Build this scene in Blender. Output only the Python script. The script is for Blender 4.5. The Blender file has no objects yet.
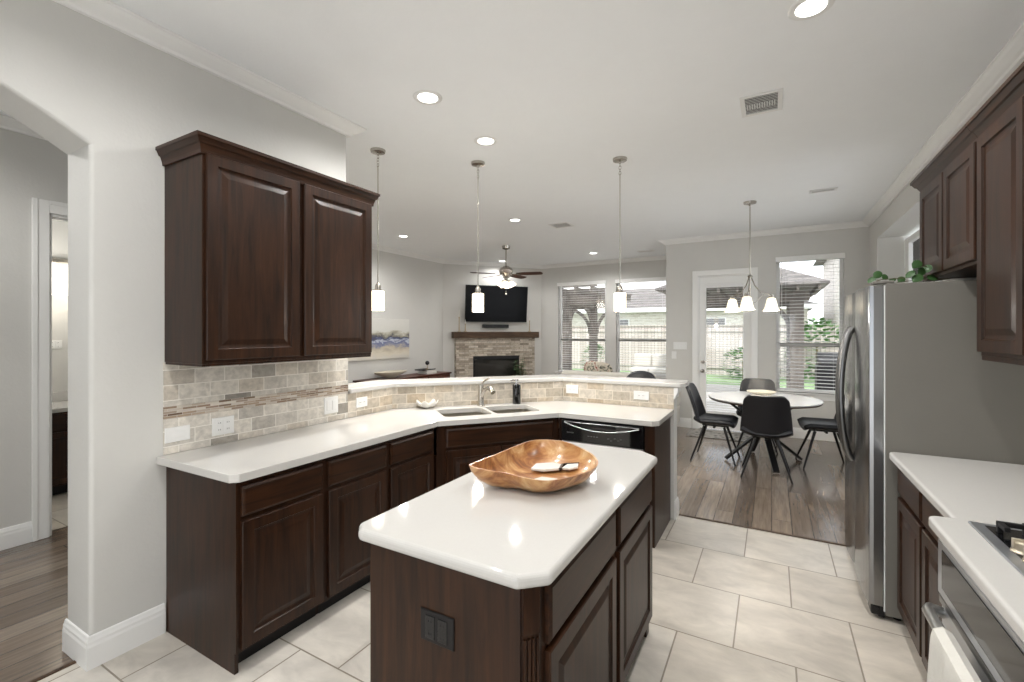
import bpy, bmesh, math, random
from mathutils import Vector, Matrix
random.seed(7)
PI = math.pi
scene = bpy.context.scene
C = scene.collection

# ------------------------------------------------------------------ camera, world, light, exposure
cam_d = bpy.data.cameras.new('camera'); cam = bpy.data.objects.new('camera', cam_d); C.objects.link(cam)
cam_d.sensor_width = 36.0; cam_d.lens = 36.0 * 459 / 1024; cam_d.shift_y = -9 / 1024
cam_d.clip_start = 0.02; cam_d.clip_end = 200
cam.location = (0, 0, 1.55); cam.rotation_euler = (PI / 2, 0, math.radians(29.5))
scene.camera = cam
scene.view_settings.view_transform = 'Standard'
try: scene.view_settings.look = 'None'
except Exception: pass
scene.view_settings.gamma = 1.0
scene.view_settings.use_curve_mapping = False
scene.view_settings.exposure = 0.33
w = bpy.data.worlds.new('sky'); scene.world = w; w.use_nodes = True
nt = w.node_tree; nt.nodes.clear()
wo = nt.nodes.new('ShaderNodeOutputWorld'); bg = nt.nodes.new('ShaderNodeBackground')
tc = nt.nodes.new('ShaderNodeTexCoord'); ns = nt.nodes.new('ShaderNodeTexNoise'); rp = nt.nodes.new('ShaderNodeValToRGB')
ns.inputs['Scale'].default_value = 3.0; ns.inputs['Detail'].default_value = 4.0
rp.color_ramp.elements[0].position = .35; rp.color_ramp.elements[0].color = (.80, .89, 1.0, 1)
rp.color_ramp.elements[1].position = .6; rp.color_ramp.elements[1].color = (1, 1, 1, 1)
nt.links.new(tc.outputs['Generated'], ns.inputs['Vector']); nt.links.new(ns.outputs['Fac'], rp.inputs['Fac'])
nt.links.new(rp.outputs['Color'], bg.inputs['Color']); bg.inputs['Strength'].default_value = 2.1
nt.links.new(bg.outputs[0], wo.inputs[0])
sun_d = bpy.data.lights.new('sun', 'SUN'); sun_d.energy = 3.2; sun_d.angle = math.radians(3)
sun = bpy.data.objects.new('sun', sun_d); C.objects.link(sun); sun.rotation_euler = (math.radians(35), 0, math.radians(25))
CAN_W = 17.0         # watts of one recessed ceiling light
PEND_W = 16.0

# ------------------------------------------------------------------ materials
def lin(c):
    return tuple(((x / 255) / 12.92 if x / 255 <= .04045 else ((x / 255 + .055) / 1.055) ** 2.4) for x in c) + (1,)
def newmat(name):
    m = bpy.data.materials.new(name); m.use_nodes = True
    return m, m.node_tree, m.node_tree.nodes['Principled BSDF']
def node(t, kind, **k):
    n = t.nodes.new(kind)
    for a, b in k.items():
        if a in n.inputs: n.inputs[a].default_value = b
        else: setattr(n, a, b)
    return n
def uvmap(t, scale=(1, 1, 1), loc=(0, 0, 0), rot=(0, 0, 0)):
    a = t.nodes.new('ShaderNodeTexCoord'); m = t.nodes.new('ShaderNodeMapping')
    m.inputs['Scale'].default_value = scale; m.inputs['Location'].default_value = loc; m.inputs['Rotation'].default_value = rot
    t.links.new(a.outputs['UV'], m.inputs['Vector']); return m.outputs[0]
def ramp(t, fac, stops):
    r = t.nodes.new('ShaderNodeValToRGB'); e = r.color_ramp.elements
    while len(e) < len(stops): e.new(.5)
    for k, (p, c) in enumerate(stops): e[k].position = p; e[k].color = lin(c)
    t.links.new(fac, r.inputs['Fac']); return r.outputs['Color']
def mixc(t, fac, a, b, mode='MIX'):
    m = t.nodes.new('ShaderNodeMix'); m.data_type = 'RGBA'; m.blend_type = mode
    if isinstance(fac, (int, float)): m.inputs[0].default_value = fac
    else: t.links.new(fac, m.inputs[0])
    for k, v in ((6, a), (7, b)):
        if isinstance(v, tuple): m.inputs[k].default_value = v
        else: t.links.new(v, m.inputs[k])
    return m.outputs[2]
def bump(t, p, h, strength=.2, dist=.01):
    b = node(t, 'ShaderNodeBump'); b.inputs['Strength'].default_value = strength; b.inputs['Distance'].default_value = dist
    t.links.new(h, b.inputs['Height']); t.links.new(b.outputs[0], p.inputs['Normal'])
def simple(name, rgb, rough=.5, metal=0., noise=.06, scale=8., coat=0., bmp=0., bscale=60., aniso=0., spec=None):
    m, t, p = newmat(name)
    n = node(t, 'ShaderNodeTexNoise', Scale=scale, Detail=3.0)
    tc = t.nodes.new('ShaderNodeTexCoord'); t.links.new(tc.outputs['Object'], n.inputs['Vector'])
    c = lin(rgb); lo = tuple(x * (1 - noise) for x in c[:3]) + (1,); hi = tuple(min(1, x * (1 + noise)) for x in c[:3]) + (1,)
    t.links.new(mixc(t, n.outputs['Fac'], lo, hi), p.inputs['Base Color'])
    p.inputs['Roughness'].default_value = rough; p.inputs['Metallic'].default_value = metal
    p.inputs['Coat Weight'].default_value = coat; p.inputs['Coat Roughness'].default_value = .08
    if spec is not None: p.inputs['Specular IOR Level'].default_value = spec
    if bmp:
        n2 = node(t, 'ShaderNodeTexNoise', Scale=bscale, Detail=2.0); t.links.new(tc.outputs['Object'], n2.inputs['Vector'])
        bump(t, p, n2.outputs['Fac'], bmp, .004)
    return m
def glow(name, rgb, strength, base=None):
    m, t, p = newmat(name); p.inputs['Base Color'].default_value = lin(base or rgb)
    p.inputs['Emission Color'].default_value = lin(rgb); p.inputs['Emission Strength'].default_value = strength
    p.inputs['Roughness'].default_value = .3
    return m
def woodm(name, dark, light, rough=.38, sc=(14, 1.2, 1), coat=.06, contrast=1.):
    m, t, p = newmat(name)
    uv = uvmap(t, sc)
    n = node(t, 'ShaderNodeTexNoise', Scale=2.2, Detail=6.0, Roughness=.62, Distortion=.6); t.links.new(uv, n.inputs['Vector'])
    uv2 = uvmap(t, (1.3, .5, 1))
    n2 = node(t, 'ShaderNodeTexNoise', Scale=1.5, Detail=2.0); t.links.new(uv2, n2.inputs['Vector'])
    c = ramp(t, n.outputs['Fac'], [(.3, dark), (.7, light)])
    d = ramp(t, n2.outputs['Fac'], [(.3, (185, 185, 185)), (.7, (255, 255, 255))])
    t.links.new(mixc(t, .8, c, d, 'MULTIPLY'), p.inputs['Base Color'])
    p.inputs['Roughness'].default_value = rough; p.inputs['Coat Weight'].default_value = coat; p.inputs['Coat Roughness'].default_value = .18; p.inputs['Specular IOR Level'].default_value = .27
    bump(t, p, n.outputs['Fac'], .08, .002)
    return m
M = {}
M['wall'] = simple('wall_paint', (208, 207, 203), .75, noise=.02, bmp=.25, bscale=55)
M['ceiling'] = simple('ceiling_paint', (243, 245, 246), .85, noise=.015, bmp=.15, bscale=45)
M['trim'] = simple('white_trim', (238, 238, 236), .35, noise=.015)
M['wood'] = woodm('cherry_vertical', (29, 16, 8), (68, 40, 22))
M['woodh'] = woodm('cherry_horizontal', (29, 16, 8), (68, 40, 22), sc=(1.2, 14, 1))
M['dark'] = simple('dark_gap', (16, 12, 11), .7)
M['mantelwood'] = woodm('mantel_wood', (60, 46, 36), (104, 82, 62), .6, (1.5, 12, 1), 0)
M['console'] = woodm('console_wood', (60, 30, 20), (110, 60, 38), .4, (2, 12, 1))
M['bladewood'] = woodm('blade_wood', (50, 30, 22), (96, 58, 42), .5, (2, 14, 1), 0)
M['quartz'] = simple('white_quartz', (202, 200, 196), .045, noise=.03, scale=160)
M['steel'] = simple('stainless', (176, 175, 172), .28, .92, noise=.05, scale=20)
M['fridge_steel'] = simple('fridge_steel', (142, 142, 142), .2, 1., noise=.04, scale=6)
M['steel_dark'] = simple('stainless_dark', (126, 126, 126), .3, 1., noise=.05)  # darker stainless tone for handles, trim, badges and house panes
M['nickel'] = simple('brushed_nickel', (185, 180, 172), .25, 1.)
M['chrome'] = simple('chrome', (205, 205, 205), .1, 1.)
M['fridge_side'] = simple('fridge_side_grey', (116, 113, 106), .45, .0, noise=.04, spec=.4, bmp=.1, bscale=90)
M['black'] = simple('black_plastic', (18, 18, 20), .25)
M['blackm'] = simple('black_metal', (22, 22, 24), .4, .3)
M['leather'] = simple('black_leather', (24, 25, 30), .38, noise=.15, bmp=.2, bscale=120)
M['blackglass'] = simple('black_glass', (14, 14, 16), .06, coat=.5)
M['screen'] = simple('screen_black', (8, 8, 10), .22, spec=.12)
M['ovenglass'] = simple('oven_glass', (20, 20, 22), .08, spec=.28)
M['sinksteel'] = simple('sink_steel', (160, 155, 144), .3, .75)
M['ovensteel'] = simple('oven_steel', (178, 181, 186), .3, .8)
M['white'] = simple('white_plastic', (232, 232, 230), .35, noise=.01)
M['blind'] = simple('blind_white', (236, 236, 236), .45, noise=.01)
M['sash'] = simple('sash_silhouette_grey', (170, 168, 164), .45)  # grey puts the rail's backlit silhouette into its colour
M['ceramic'] = simple('white_ceramic', (228, 226, 220), .2)
M['cream'] = simple('cream_bowl', (204, 197, 180), .4)
M['cloth'] = simple('white_cloth', (214, 211, 203), .9, noise=.06, scale=30, bmp=.5, bscale=150)
M['sofa'] = simple('sofa_cloth', (205, 201, 192), .9, noise=.05, bmp=.3)
M['grate'] = simple('cast_iron', (20, 20, 21), .55, .2)
M['knob'] = simple('knob_metal', (196, 186, 168), .3, .9, noise=.2, scale=60)
M['tabletop'] = simple('table_top', (196, 196, 195), .25, noise=.06, scale=5)
M['tableedge'] = simple('table_edge', (92, 68, 50), .5)
M['leaf'] = simple('leaf_green', (54, 88, 44), .45, noise=.3, scale=14)
M['candle'] = simple('candlestick', (176, 160, 132), .5, noise=.1)
M['stem'] = simple('plant_stem', (92, 84, 52), .6)
M['frostglass'] = glow('frosted_glass_lit', (255, 240, 215), 2.2)
M['lens'] = glow('downlight_lens', (255, 252, 245), 5.0)
M['shadeglow'] = glow('chandelier_glass_lit', (255, 244, 222), .75)
M['fanglow'] = glow('fan_glass_lit', (255, 240, 215), 2.0)
M['bathglow'] = glow('bath_shade_lit', (255, 250, 240), 2.0)
def glassmat(name, tint=(1, 1, 1, 1), refl=.1):
    m = bpy.data.materials.new(name); m.use_nodes = True; t = m.node_tree; t.nodes.clear()
    o = t.nodes.new('ShaderNodeOutputMaterial'); a = t.nodes.new('ShaderNodeBsdfTransparent'); g = t.nodes.new('ShaderNodeBsdfGlossy')
    a.inputs[0].default_value = tint; g.inputs['Roughness'].default_value = .02; g.inputs['Color'].default_value = (1, 1, 1, 1)
    l = t.nodes.new('ShaderNodeFresnel'); l.inputs[0].default_value = 1.45
    x = t.nodes.new('ShaderNodeMixShader'); t.links.new(l.outputs[0], x.inputs[0]); t.links.new(a.outputs[0], x.inputs[1]); t.links.new(g.outputs[0], x.inputs[2])
    t.links.new(x.outputs[0], o.inputs[0]); return m
M['glass'] = glassmat('window_glass')

def brick_mat(name, bw, bh, mortar, stops, mortar_rgb, loc=(0, 0, 0), off=.5, freq=2, rough=.4, swap=False, mott=(1, 1), mstr=.35, mscale=6., bmp=.3, coat=0., noise_stretch=(1, 1, 1), mlo=150):
    m, t, p = newmat(name)
    uv = uvmap(t, (1, 1, 1), loc, (0, 0, PI / 2) if swap else (0, 0, 0))
    b = t.nodes.new('ShaderNodeTexBrick'); b.offset = off; b.offset_frequency = freq; b.squash = 1
    b.inputs['Color1'].default_value = (0, 0, 0, 1); b.inputs['Color2'].default_value = (1, 1, 1, 1); b.inputs['Mortar'].default_value = (.5, .5, .5, 1)
    b.inputs['Scale'].default_value = 1; b.inputs['Mortar Size'].default_value = mortar; b.inputs['Mortar Smooth'].default_value = .1
    b.inputs['Bias'].default_value = 0; b.inputs['Brick Width'].default_value = bw; b.inputs['Row Height'].default_value = bh
    t.links.new(uv, b.inputs['Vector'])
    c = ramp(t, b.outputs['Color'], stops)
    mp = t.nodes.new('ShaderNodeMapping'); mp.inputs['Scale'].default_value = noise_stretch; t.links.new(uv, mp.inputs['Vector'])
    vm = t.nodes.new('ShaderNodeVectorMath'); vm.operation = 'MULTIPLY_ADD'
    t.links.new(b.outputs['Color'], vm.inputs[0]); vm.inputs[1].default_value = (37, 19, 53); t.links.new(mp.outputs[0], vm.inputs[2])
    n = node(t, 'ShaderNodeTexNoise', Scale=mscale, Detail=6.0, Roughness=.62, Distortion=.4); t.links.new(vm.outputs[0], n.inputs['Vector'])
    d = ramp(t, n.outputs['Fac'], [(.3, (mlo, mlo, mlo)), (.68, (255, 255, 255))])
    c2 = mixc(t, mstr, c, d, 'MULTIPLY')
    t.links.new(mixc(t, b.outputs['Fac'], c2, lin(mortar_rgb)), p.inputs['Base Color'])
    p.inputs['Roughness'].default_value = rough; p.inputs['Coat Weight'].default_value = coat; p.inputs['Coat Roughness'].default_value = .15
    inv = t.nodes.new('ShaderNodeMath'); inv.operation = 'SUBTRACT'; inv.inputs[0].default_value = 1; t.links.new(b.outputs['Fac'], inv.inputs[1])
    bump(t, p, inv.outputs[0], bmp, .003)
    return m
M['floortile'] = brick_mat('floor_tile', .5245, .5245, .004, [(0, (212, 203, 190)), (.5, (219, 212, 201)), (1, (224, 218, 209))], (140, 130, 116), loc=(.165 + .26225, -3.542 + 2 * .5245, 0), rough=.3, mstr=.5, mscale=3.5, bmp=.4, mlo=165, noise_stretch=(1, 1.8, 1))
M['woodfloor'] = brick_mat('plank_floor', 1.3, .14, .003, [(0, (118, 102, 88)), (.5, (142, 125, 109)), (1, (166, 150, 134))], (70, 58, 50), off=.37, freq=3, rough=.26, coat=.5, swap=True, mstr=.6, mscale=5, bmp=.35, noise_stretch=(.6, 8, 1), mlo=130)
TR = [(0, (172, 160, 142)), (.18, (202, 192, 176)), (.5, (218, 209, 195)), (.78, (210, 196, 175)), (1, (190, 172, 148))]
TRG = [(0, (146, 140, 131)), (.10, (190, 184, 174)), (.22, (222, 216, 206)), (.6, (230, 224, 213)), (.85, (218, 209, 195)), (1, (198, 190, 178))]
M['travertine'] = brick_mat('travertine_tile', .1555, .0795, .0022, TRG, (236, 232, 224), rough=.45, mstr=.5, mscale=26, mlo=150)
M['travertine_bar'] = brick_mat('travertine_bar_tile', .1555, .0795, .0022, TR, (226, 218, 204), loc=(.05, 0, 0), rough=.45, mstr=.5, mscale=22, mlo=140)
M['mosaic'] = brick_mat('mosaic_strip', .07, .0125, .0011, [(0, (112, 92, 76)), (.3, (170, 150, 130)), (.6, (214, 206, 194)), (.8, (140, 112, 92)), (1, (196, 190, 180))], (200, 194, 184), off=.37, freq=2, rough=.25, mstr=.2, mscale=20)
M['duct'] = simple('duct_grey', (120, 118, 114), .7)
M['ledgestone'] = brick_mat('ledgestone', .21, .045, .002, [(0, (150, 138, 124)), (.5, (200, 188, 172)), (1, (222, 212, 198))], (110, 100, 90), off=.41, rough=.75, mstr=.6, mscale=14, bmp=.9)
M['housebrick'] = brick_mat('house_brick', .22, .08, .008, [(0, (196, 186, 178)), (.5, (216, 208, 202)), (1, (228, 222, 216))], (222, 218, 212), rough=.9, mstr=.2)
M['shingle'] = brick_mat('roof_shingle', .3, .14, .006, [(0, (96, 92, 90)), (1, (136, 130, 126))], (80, 78, 76), rough=.9, mstr=.3)
M['fence'] = brick_mat('fence_board', 3.0, .14, .008, [(0, (186, 174, 166)), (1, (212, 202, 196))], (120, 110, 102), swap=True, rough=.9, mstr=.3, noise_stretch=(.4, 5, 1))
M['timber'] = woodm('pergola_timber', (98, 92, 86), (138, 130, 122), .8, (14, 1, 1), 0)
M['grass'] = simple('lawn', (128, 152, 110), .9, noise=.35, scale=9, bmp=.6, bscale=30)
M['concrete'] = simple('patio_concrete', (196, 192, 186), .8, noise=.06)
M['shrub'] = simple('shrub_leaves', (80, 118, 62), .7, noise=.4, scale=12)
# teak bowl: swirling amber grain
def teak():
    m, t, p = newmat('teak_root'); tc = t.nodes.new('ShaderNodeTexCoord'); mp = t.nodes.new('ShaderNodeMapping')
    mp.inputs['Scale'].default_value = (2.2, 5, 5); t.links.new(tc.outputs['Object'], mp.inputs[0])
    n = node(t, 'ShaderNodeTexNoise', Scale=1.5, Detail=6.0, Roughness=.6, Distortion=2.2); t.links.new(mp.outputs[0], n.inputs['Vector'])
    c = ramp(t, n.outputs['Fac'], [(.24, (84, 50, 28)), (.40, (146, 92, 52)), (.50, (180, 126, 76)), (.62, (204, 160, 108)), (.78, (228, 204, 170))])
    t.links.new(c, p.inputs['Base Color']); p.inputs['Roughness'].default_value = .28; p.inputs['Coat Weight'].default_value = .5
    bump(t, p, n.outputs['Fac'], .2, .004); return m
M['teak'] = teak()
def artm():
    m, t, p = newmat('seascape_paint'); uv = uvmap(t)
    s = t.nodes.new('ShaderNodeSeparateXYZ'); t.links.new(uv, s.inputs[0])
    n = node(t, 'ShaderNodeTexNoise', Scale=4.0, Detail=8.0, Roughness=.65, Distortion=.6)
    mp = t.nodes.new('ShaderNodeMapping'); mp.inputs['Scale'].default_value = (1, 2.4, 1); t.links.new(uv, mp.inputs[0]); t.links.new(mp.outputs[0], n.inputs['Vector'])
    a = t.nodes.new('ShaderNodeMath'); a.operation = 'MULTIPLY_ADD'; t.links.new(n.outputs['Fac'], a.inputs[0]); a.inputs[1].default_value = .34; t.links.new(s.outputs['Y'], a.inputs[2])
    mr = t.nodes.new('ShaderNodeMapRange'); mr.inputs[1].default_value = 1.06 + .17; mr.inputs[2].default_value = 1.80 + .17; t.links.new(a.outputs[0], mr.inputs[0])
    c = ramp(t, mr.outputs[0], [(0, (206, 202, 194)), (.14, (214, 206, 190)), (.28, (190, 180, 162)), (.33, (150, 150, 164)), (.40, (104, 112, 150)), (.44, (200, 206, 218)), (.50, (70, 80, 120)), (.54, (84, 84, 92)), (.58, (150, 148, 134)), (.64, (190, 186, 172)), (.68, (214, 214, 208)), (1, (222, 221, 216))])
    t.links.new(c, p.inputs['Base Color']); p.inputs['Roughness'].default_value = .8; return m
M['art'] = artm()
def rugm():
    m, t, p = newmat('mat_pattern'); uv = uvmap(t); v = node(t, 'ShaderNodeTexVoronoi', Scale=14.0); t.links.new(uv, v.inputs['Vector'])
    t.links.new(ramp(t, v.outputs['Distance'], [(.2, (84, 82, 80)), (.5, (150, 148, 144))]), p.inputs['Base Color']); p.inputs['Roughness'].default_value = .95; return m
M['rug'] = rugm()
def pillowm():
    m, t, p = newmat('pillow_pattern'); tc = t.nodes.new('ShaderNodeTexCoord'); v = node(t, 'ShaderNodeTexNoise', Scale=9.0, Detail=2.0, Distortion=1.5); t.links.new(tc.outputs['Object'], v.inputs['Vector'])
    t.links.new(ramp(t, v.outputs['Fac'], [(.35, (70, 74, 66)), (.45, (196, 188, 172)), (.55, (206, 198, 184)), (.62, (150, 72, 66)), (.7, (96, 120, 78))]), p.inputs['Base Color']); p.inputs['Roughness'].default_value = .95; return m
M['pillow'] = pillowm()

# ------------------------------------------------------------------ mesh helpers
class B:
    def __init__(s): s.bm = bmesh.new()
    def box(s, x0, x1, y0, y1, z0, z1, rot=None, piv=None):
        v = [s.bm.verts.new((x, y, z)) for z in (z0, z1) for y in (y0, y1) for x in (x0, x1)]
        for f in ((0, 2, 3, 1), (4, 5, 7, 6), (0, 1, 5, 4), (2, 6, 7, 3), (0, 4, 6, 2), (1, 3, 7, 5)): s.bm.faces.new([v[i] for i in f])
        if rot is not None:
            p = Vector(piv or ((x0 + x1) / 2, (y0 + y1) / 2, (z0 + z1) / 2))
            for q in v: q.co = rot @ (q.co - p) + p
        return s
    def prism(s, poly, z0, z1):
        a = [s.bm.verts.new((x, y, z0)) for x, y in poly]; b = [s.bm.verts.new((x, y, z1)) for x, y in poly]
        n = len(poly); ar = sum(poly[i][0] * poly[(i + 1) % n][1] - poly[(i + 1) % n][0] * poly[i][1] for i in range(n))
        if ar < 0: a.reverse(); b.reverse()
        s.bm.faces.new(list(reversed(a))); s.bm.faces.new(b)
        for i in range(n): j = (i + 1) % n; s.bm.faces.new((a[i], a[j], b[j], b[i]))
        return s
    def cyl(s, p0, p1, r0, r1=None, n=16, cap=True):
        r1 = r0 if r1 is None else r1
        return s.tube([p0, p1], [r0, r1], n, cap)
    def tube(s, pts, r, n=10, cap=True):
        pts = [Vector(p) for p in pts]; rs = r if isinstance(r, (list, tuple)) else [r] * len(pts)
        rings = []; ref = None
        for i, p in enumerate(pts):
            t = (pts[min(i + 1, len(pts) - 1)] - pts[max(i - 1, 0)]).normalized()
            if ref is None:
                ref = t.orthogonal().normalized()
            ref = (ref - t * ref.dot(t)).normalized(); bi = t.cross(ref)
            rings.append([s.bm.verts.new(p + (ref * math.cos(2 * PI * k / n) + bi * math.sin(2 * PI * k / n)) * rs[i]) for k in range(n)])
        for a, b in zip(rings, rings[1:]):
            for k in range(n): s.bm.faces.new((a[k], a[(k + 1) % n], b[(k + 1) % n], b[k]))
        if cap: s.bm.faces.new(list(reversed(rings[0]))); s.bm.faces.new(rings[-1])
        return s
    def lathe(s, prof, c=(0, 0, 0), n=24, sx=1, sy=1):
        rings = []
        for r, z in prof:
            if r < 1e-6: rings.append([s.bm.verts.new((c[0], c[1], c[2] + z))])
            else: rings.append([s.bm.verts.new((c[0] + sx * r * math.cos(2 * PI * k / n), c[1] + sy * r * math.sin(2 * PI * k / n), c[2] + z)) for k in range(n)])
        for a, b in zip(rings, rings[1:]):
            for k in range(n):
                j = (k + 1) % n
                if len(a) == 1 and len(b) == 1: continue
                if len(a) == 1: s.bm.faces.new((a[0], b[j], b[k]))
                elif len(b) == 1: s.bm.faces.new((a[k], a[j], b[0]))
                else: s.bm.faces.new((a[k], a[j], b[j], b[k]))
        return s
    def grid(s, f, nu, nv, closed_u=False):
        g = [[s.bm.verts.new(f(i / (nu if closed_u else nu - 1), j / (nv - 1))) for j in range(nv)] for i in range(nu)]
        for i in range(nu if closed_u else nu - 1):
            for j in range(nv - 1):
                a = (i + 1) % nu; s.bm.faces.new((g[i][j], g[a][j], g[a][j + 1], g[i][j + 1]))
        return s
    def rings(s, x0, x1, z0, z1, prof, y=0.0):
        """rectangular panel facing -Y: prof = [(inset, y_forward)], back at y"""
        R = []
        for ins, f in prof:
            R.append([s.bm.verts.new(p) for p in ((x0 + ins, y - f, z0 + ins), (x1 - ins, y - f, z0 + ins), (x1 - ins, y - f, z1 - ins), (x0 + ins, y - f, z1 - ins))])
        for a, b in zip(R, R[1:]):
            for k in range(4): s.bm.faces.new((a[k], a[(k + 1) % 4], b[(k + 1) % 4], b[k]))
        s.bm.faces.new(R[-1]); s.bm.faces.new(list(reversed(R[0])))
        return s
    def sphere(s, c, r, n=16, sq=(1, 1, 1)):
        m = n // 2
        return s.lathe_t([(math.sin(PI * k / m), -math.cos(PI * k / m)) for k in range(m + 1)], c, r, n, sq)
    def lathe_t(s, prof, c, r, n, sq):
        rings = []
        for a, z in prof:
            if a < 1e-6: rings.append([s.bm.verts.new((c[0], c[1], c[2] + z * r * sq[2]))])
            else: rings.append([s.bm.verts.new((c[0] + sq[0] * r * a * math.cos(2 * PI * k / n), c[1] + sq[1] * r * a * math.sin(2 * PI * k / n), c[2] + z * r * sq[2])) for k in range(n)])
        for a, b in zip(rings, rings[1:]):
            for k in range(n):
                j = (k + 1) % n
                if len(a) == 1: s.bm.faces.new((a[0], b[j], b[k]))
                elif len(b) == 1: s.bm.faces.new((a[k], a[j], b[0]))
                else: s.bm.faces.new((a[k], a[j], b[j], b[k]))
        return s
def finish(bm, recalc=True):
    if recalc: bmesh.ops.recalc_face_normals(bm, faces=bm.faces)
    uvl = bm.loops.layers.uv.verify()
    for f in bm.faces:
        n = f.normal
        if n.length < 1e-9: f.normal_update(); n = f.normal
        if abs(n.z) > .72:
            for l in f.loops: l[uvl].uv = (l.vert.co.x, l.vert.co.y)
        else:
            t = Vector((-n.y, n.x, 0)); t = t.normalized() if t.length > 1e-6 else Vector((1, 0, 0))
            if abs(n.x) > .999 * t.length: t = Vector((0, 1, 0))
            for l in f.loops: l[uvl].uv = (l.vert.co.dot(t), l.vert.co.z)
def obj(name, b, mat, parent=None, bev=0, smooth=False, seg=2, loc=None, rz=0, sub=0, recalc=True, props=None):
    bm = b.bm if isinstance(b, B) else b
    finish(bm, recalc)
    me = bpy.data.meshes.new(name); bm.to_mesh(me); bm.free()
    mats = mat if isinstance(mat, (list, tuple)) else [mat]
    for m_ in mats: me.materials.append(M[m_] if isinstance(m_, str) else m_)
    o = bpy.data.objects.new(name, me); C.objects.link(o)
    if smooth:
        for p in me.polygons: p.use_smooth = True
        me.set_sharp_from_angle(angle=math.radians(42))
    if bev:
        d = o.modifiers.new('bevel', 'BEVEL'); d.width = bev; d.segments = seg; d.limit_method = 'ANGLE'; d.angle_limit = math.radians(35)
        if seg > 2:
            d.harden_normals = False
    if sub:
        d = o.modifiers.new('sub', 'SUBSURF'); d.levels = sub; d.render_levels = sub
    if parent: o.parent = parent
    if loc: o.location = loc
    if rz: o.rotation_euler = (0, 0, rz)
    return o
def tag(o, label=None, cat=None, group=None, kind=None):
    if label: o['label'] = label
    if cat: o['category'] = cat
    if group: o['group'] = group
    if kind: o['kind'] = kind
    return o
def thing(name, label, cat, loc=(0, 0, 0), rz=0, group=None):
    o = bpy.data.objects.new(name, None); C.objects.link(o); o.location = loc; o.rotation_euler = (0, 0, rz)
    o.empty_display_size = .1
    return tag(o, label, cat, group)
def struct(name, b, mat, parent=None, **k):
    o = obj(name, b, mat, parent, **k)
    if parent is None: o['kind'] = 'structure'
    return o
def dup(root, loc, rz=None, label=None, group=None):
    r = root.copy(); C.objects.link(r); r.location = loc
    if rz is not None: r.rotation_euler = (0, 0, rz)
    if label: r['label'] = label
    if group: r['group'] = group
    for ch in [x for x in bpy.data.objects if x.parent is root]:
        c = ch.copy(); C.objects.link(c); c.parent = r
        for g in [x for x in bpy.data.objects if x.parent is ch]:
            d = g.copy(); C.objects.link(d); d.parent = c
    return r
def cut(o, cutters):
    """boolean-subtract bmesh volumes from a linked object and bake the result"""
    for b in cutters:
        bmesh.ops.recalc_face_normals(b.bm, faces=b.bm.faces)
        me = bpy.data.meshes.new('cut'); b.bm.to_mesh(me); b.bm.free()
        c = bpy.data.objects.new('cut', me); C.objects.link(c); c.parent = o.parent
        c.matrix_basis = o.matrix_basis.copy()
        d = o.modifiers.new('bool', 'BOOLEAN'); d.operation = 'DIFFERENCE'; d.solver = 'EXACT'; d.object = c
        o.modifiers.move(len(o.modifiers) - 1, 0)
        others = [m_ for m_ in o.modifiers if m_ != d]
        st = [(m_, m_.show_viewport) for m_ in others]
        for m_ in others: m_.show_viewport = False
        bpy.context.view_layer.update()
        dg = bpy.context.evaluated_depsgraph_get(); nm = bpy.data.meshes.new_from_object(o.evaluated_get(dg))
        for m_, s_ in st: m_.show_viewport = s_
        o.modifiers.remove(d); bpy.data.objects.remove(c); bpy.data.meshes.remove(me)
        bm = bmesh.new(); bm.from_mesh(nm); finish(bm, False); bm.to_mesh(nm); bm.free()
        o.data = nm
    return o
def sweep(path, prof, closed=False):
    """prof points (offset to the left of the path direction, z); mitred at corners"""
    b = B(); n = len(path); P = [Vector(p) for p in path]; rings = []
    for i in range(n):
        d0 = (P[i] - P[i - 1]).normalized() if (i > 0 or closed) else (P[1] - P[0]).normalized()
        d1 = (P[(i + 1) % n] - P[i]).normalized() if (i < n - 1 or closed) else d0
        n0 = Vector((-d0.y, d0.x)); n1 = Vector((-d1.y, d1.x)); mt = (n0 + n1)
        mt = mt / max(.2, mt.length_squared) * 2
        rings.append([b.bm.verts.new((P[i].x + mt.x * o_, P[i].y + mt.y * o_, z)) for o_, z in prof])
    k = len(prof)
    for i in range(n if closed else n - 1):
        a, c = rings[i], rings[(i + 1) % n]
        for j in range(k): b.bm.faces.new((a[j], a[(j + 1) % k], c[(j + 1) % k], c[j]))
    if not closed: b.bm.faces.new(rings[0]); b.bm.faces.new(list(reversed(rings[-1])))
    return b
H = 3.07
CROWN = [(0, H - .002), (.098, H - .002), (.098, H - .013), (.088, H - .017), (.076, H - .030), (.046, H - .050), (.028, H - .058), (.022, H - .072), (0, H - .072)]
BASEB = [(0, .0), (.016, .0), (.016, .10), (.013, .112), (.013, .124), (.009, .134), (.006, .146), (0, .15)]
LW, RW = -2.735, 1.17           # kitchen left wall, right wall
NY, LY = 7.90, 9.50            # nook back wall, living back wall
NX = -1.53                     # return wall between them
LX = -6.07                     # living room left wall
F1 = (-6.07, 7.75); F2 = (-4.60, 9.50)    # fireplace wall ends

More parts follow.
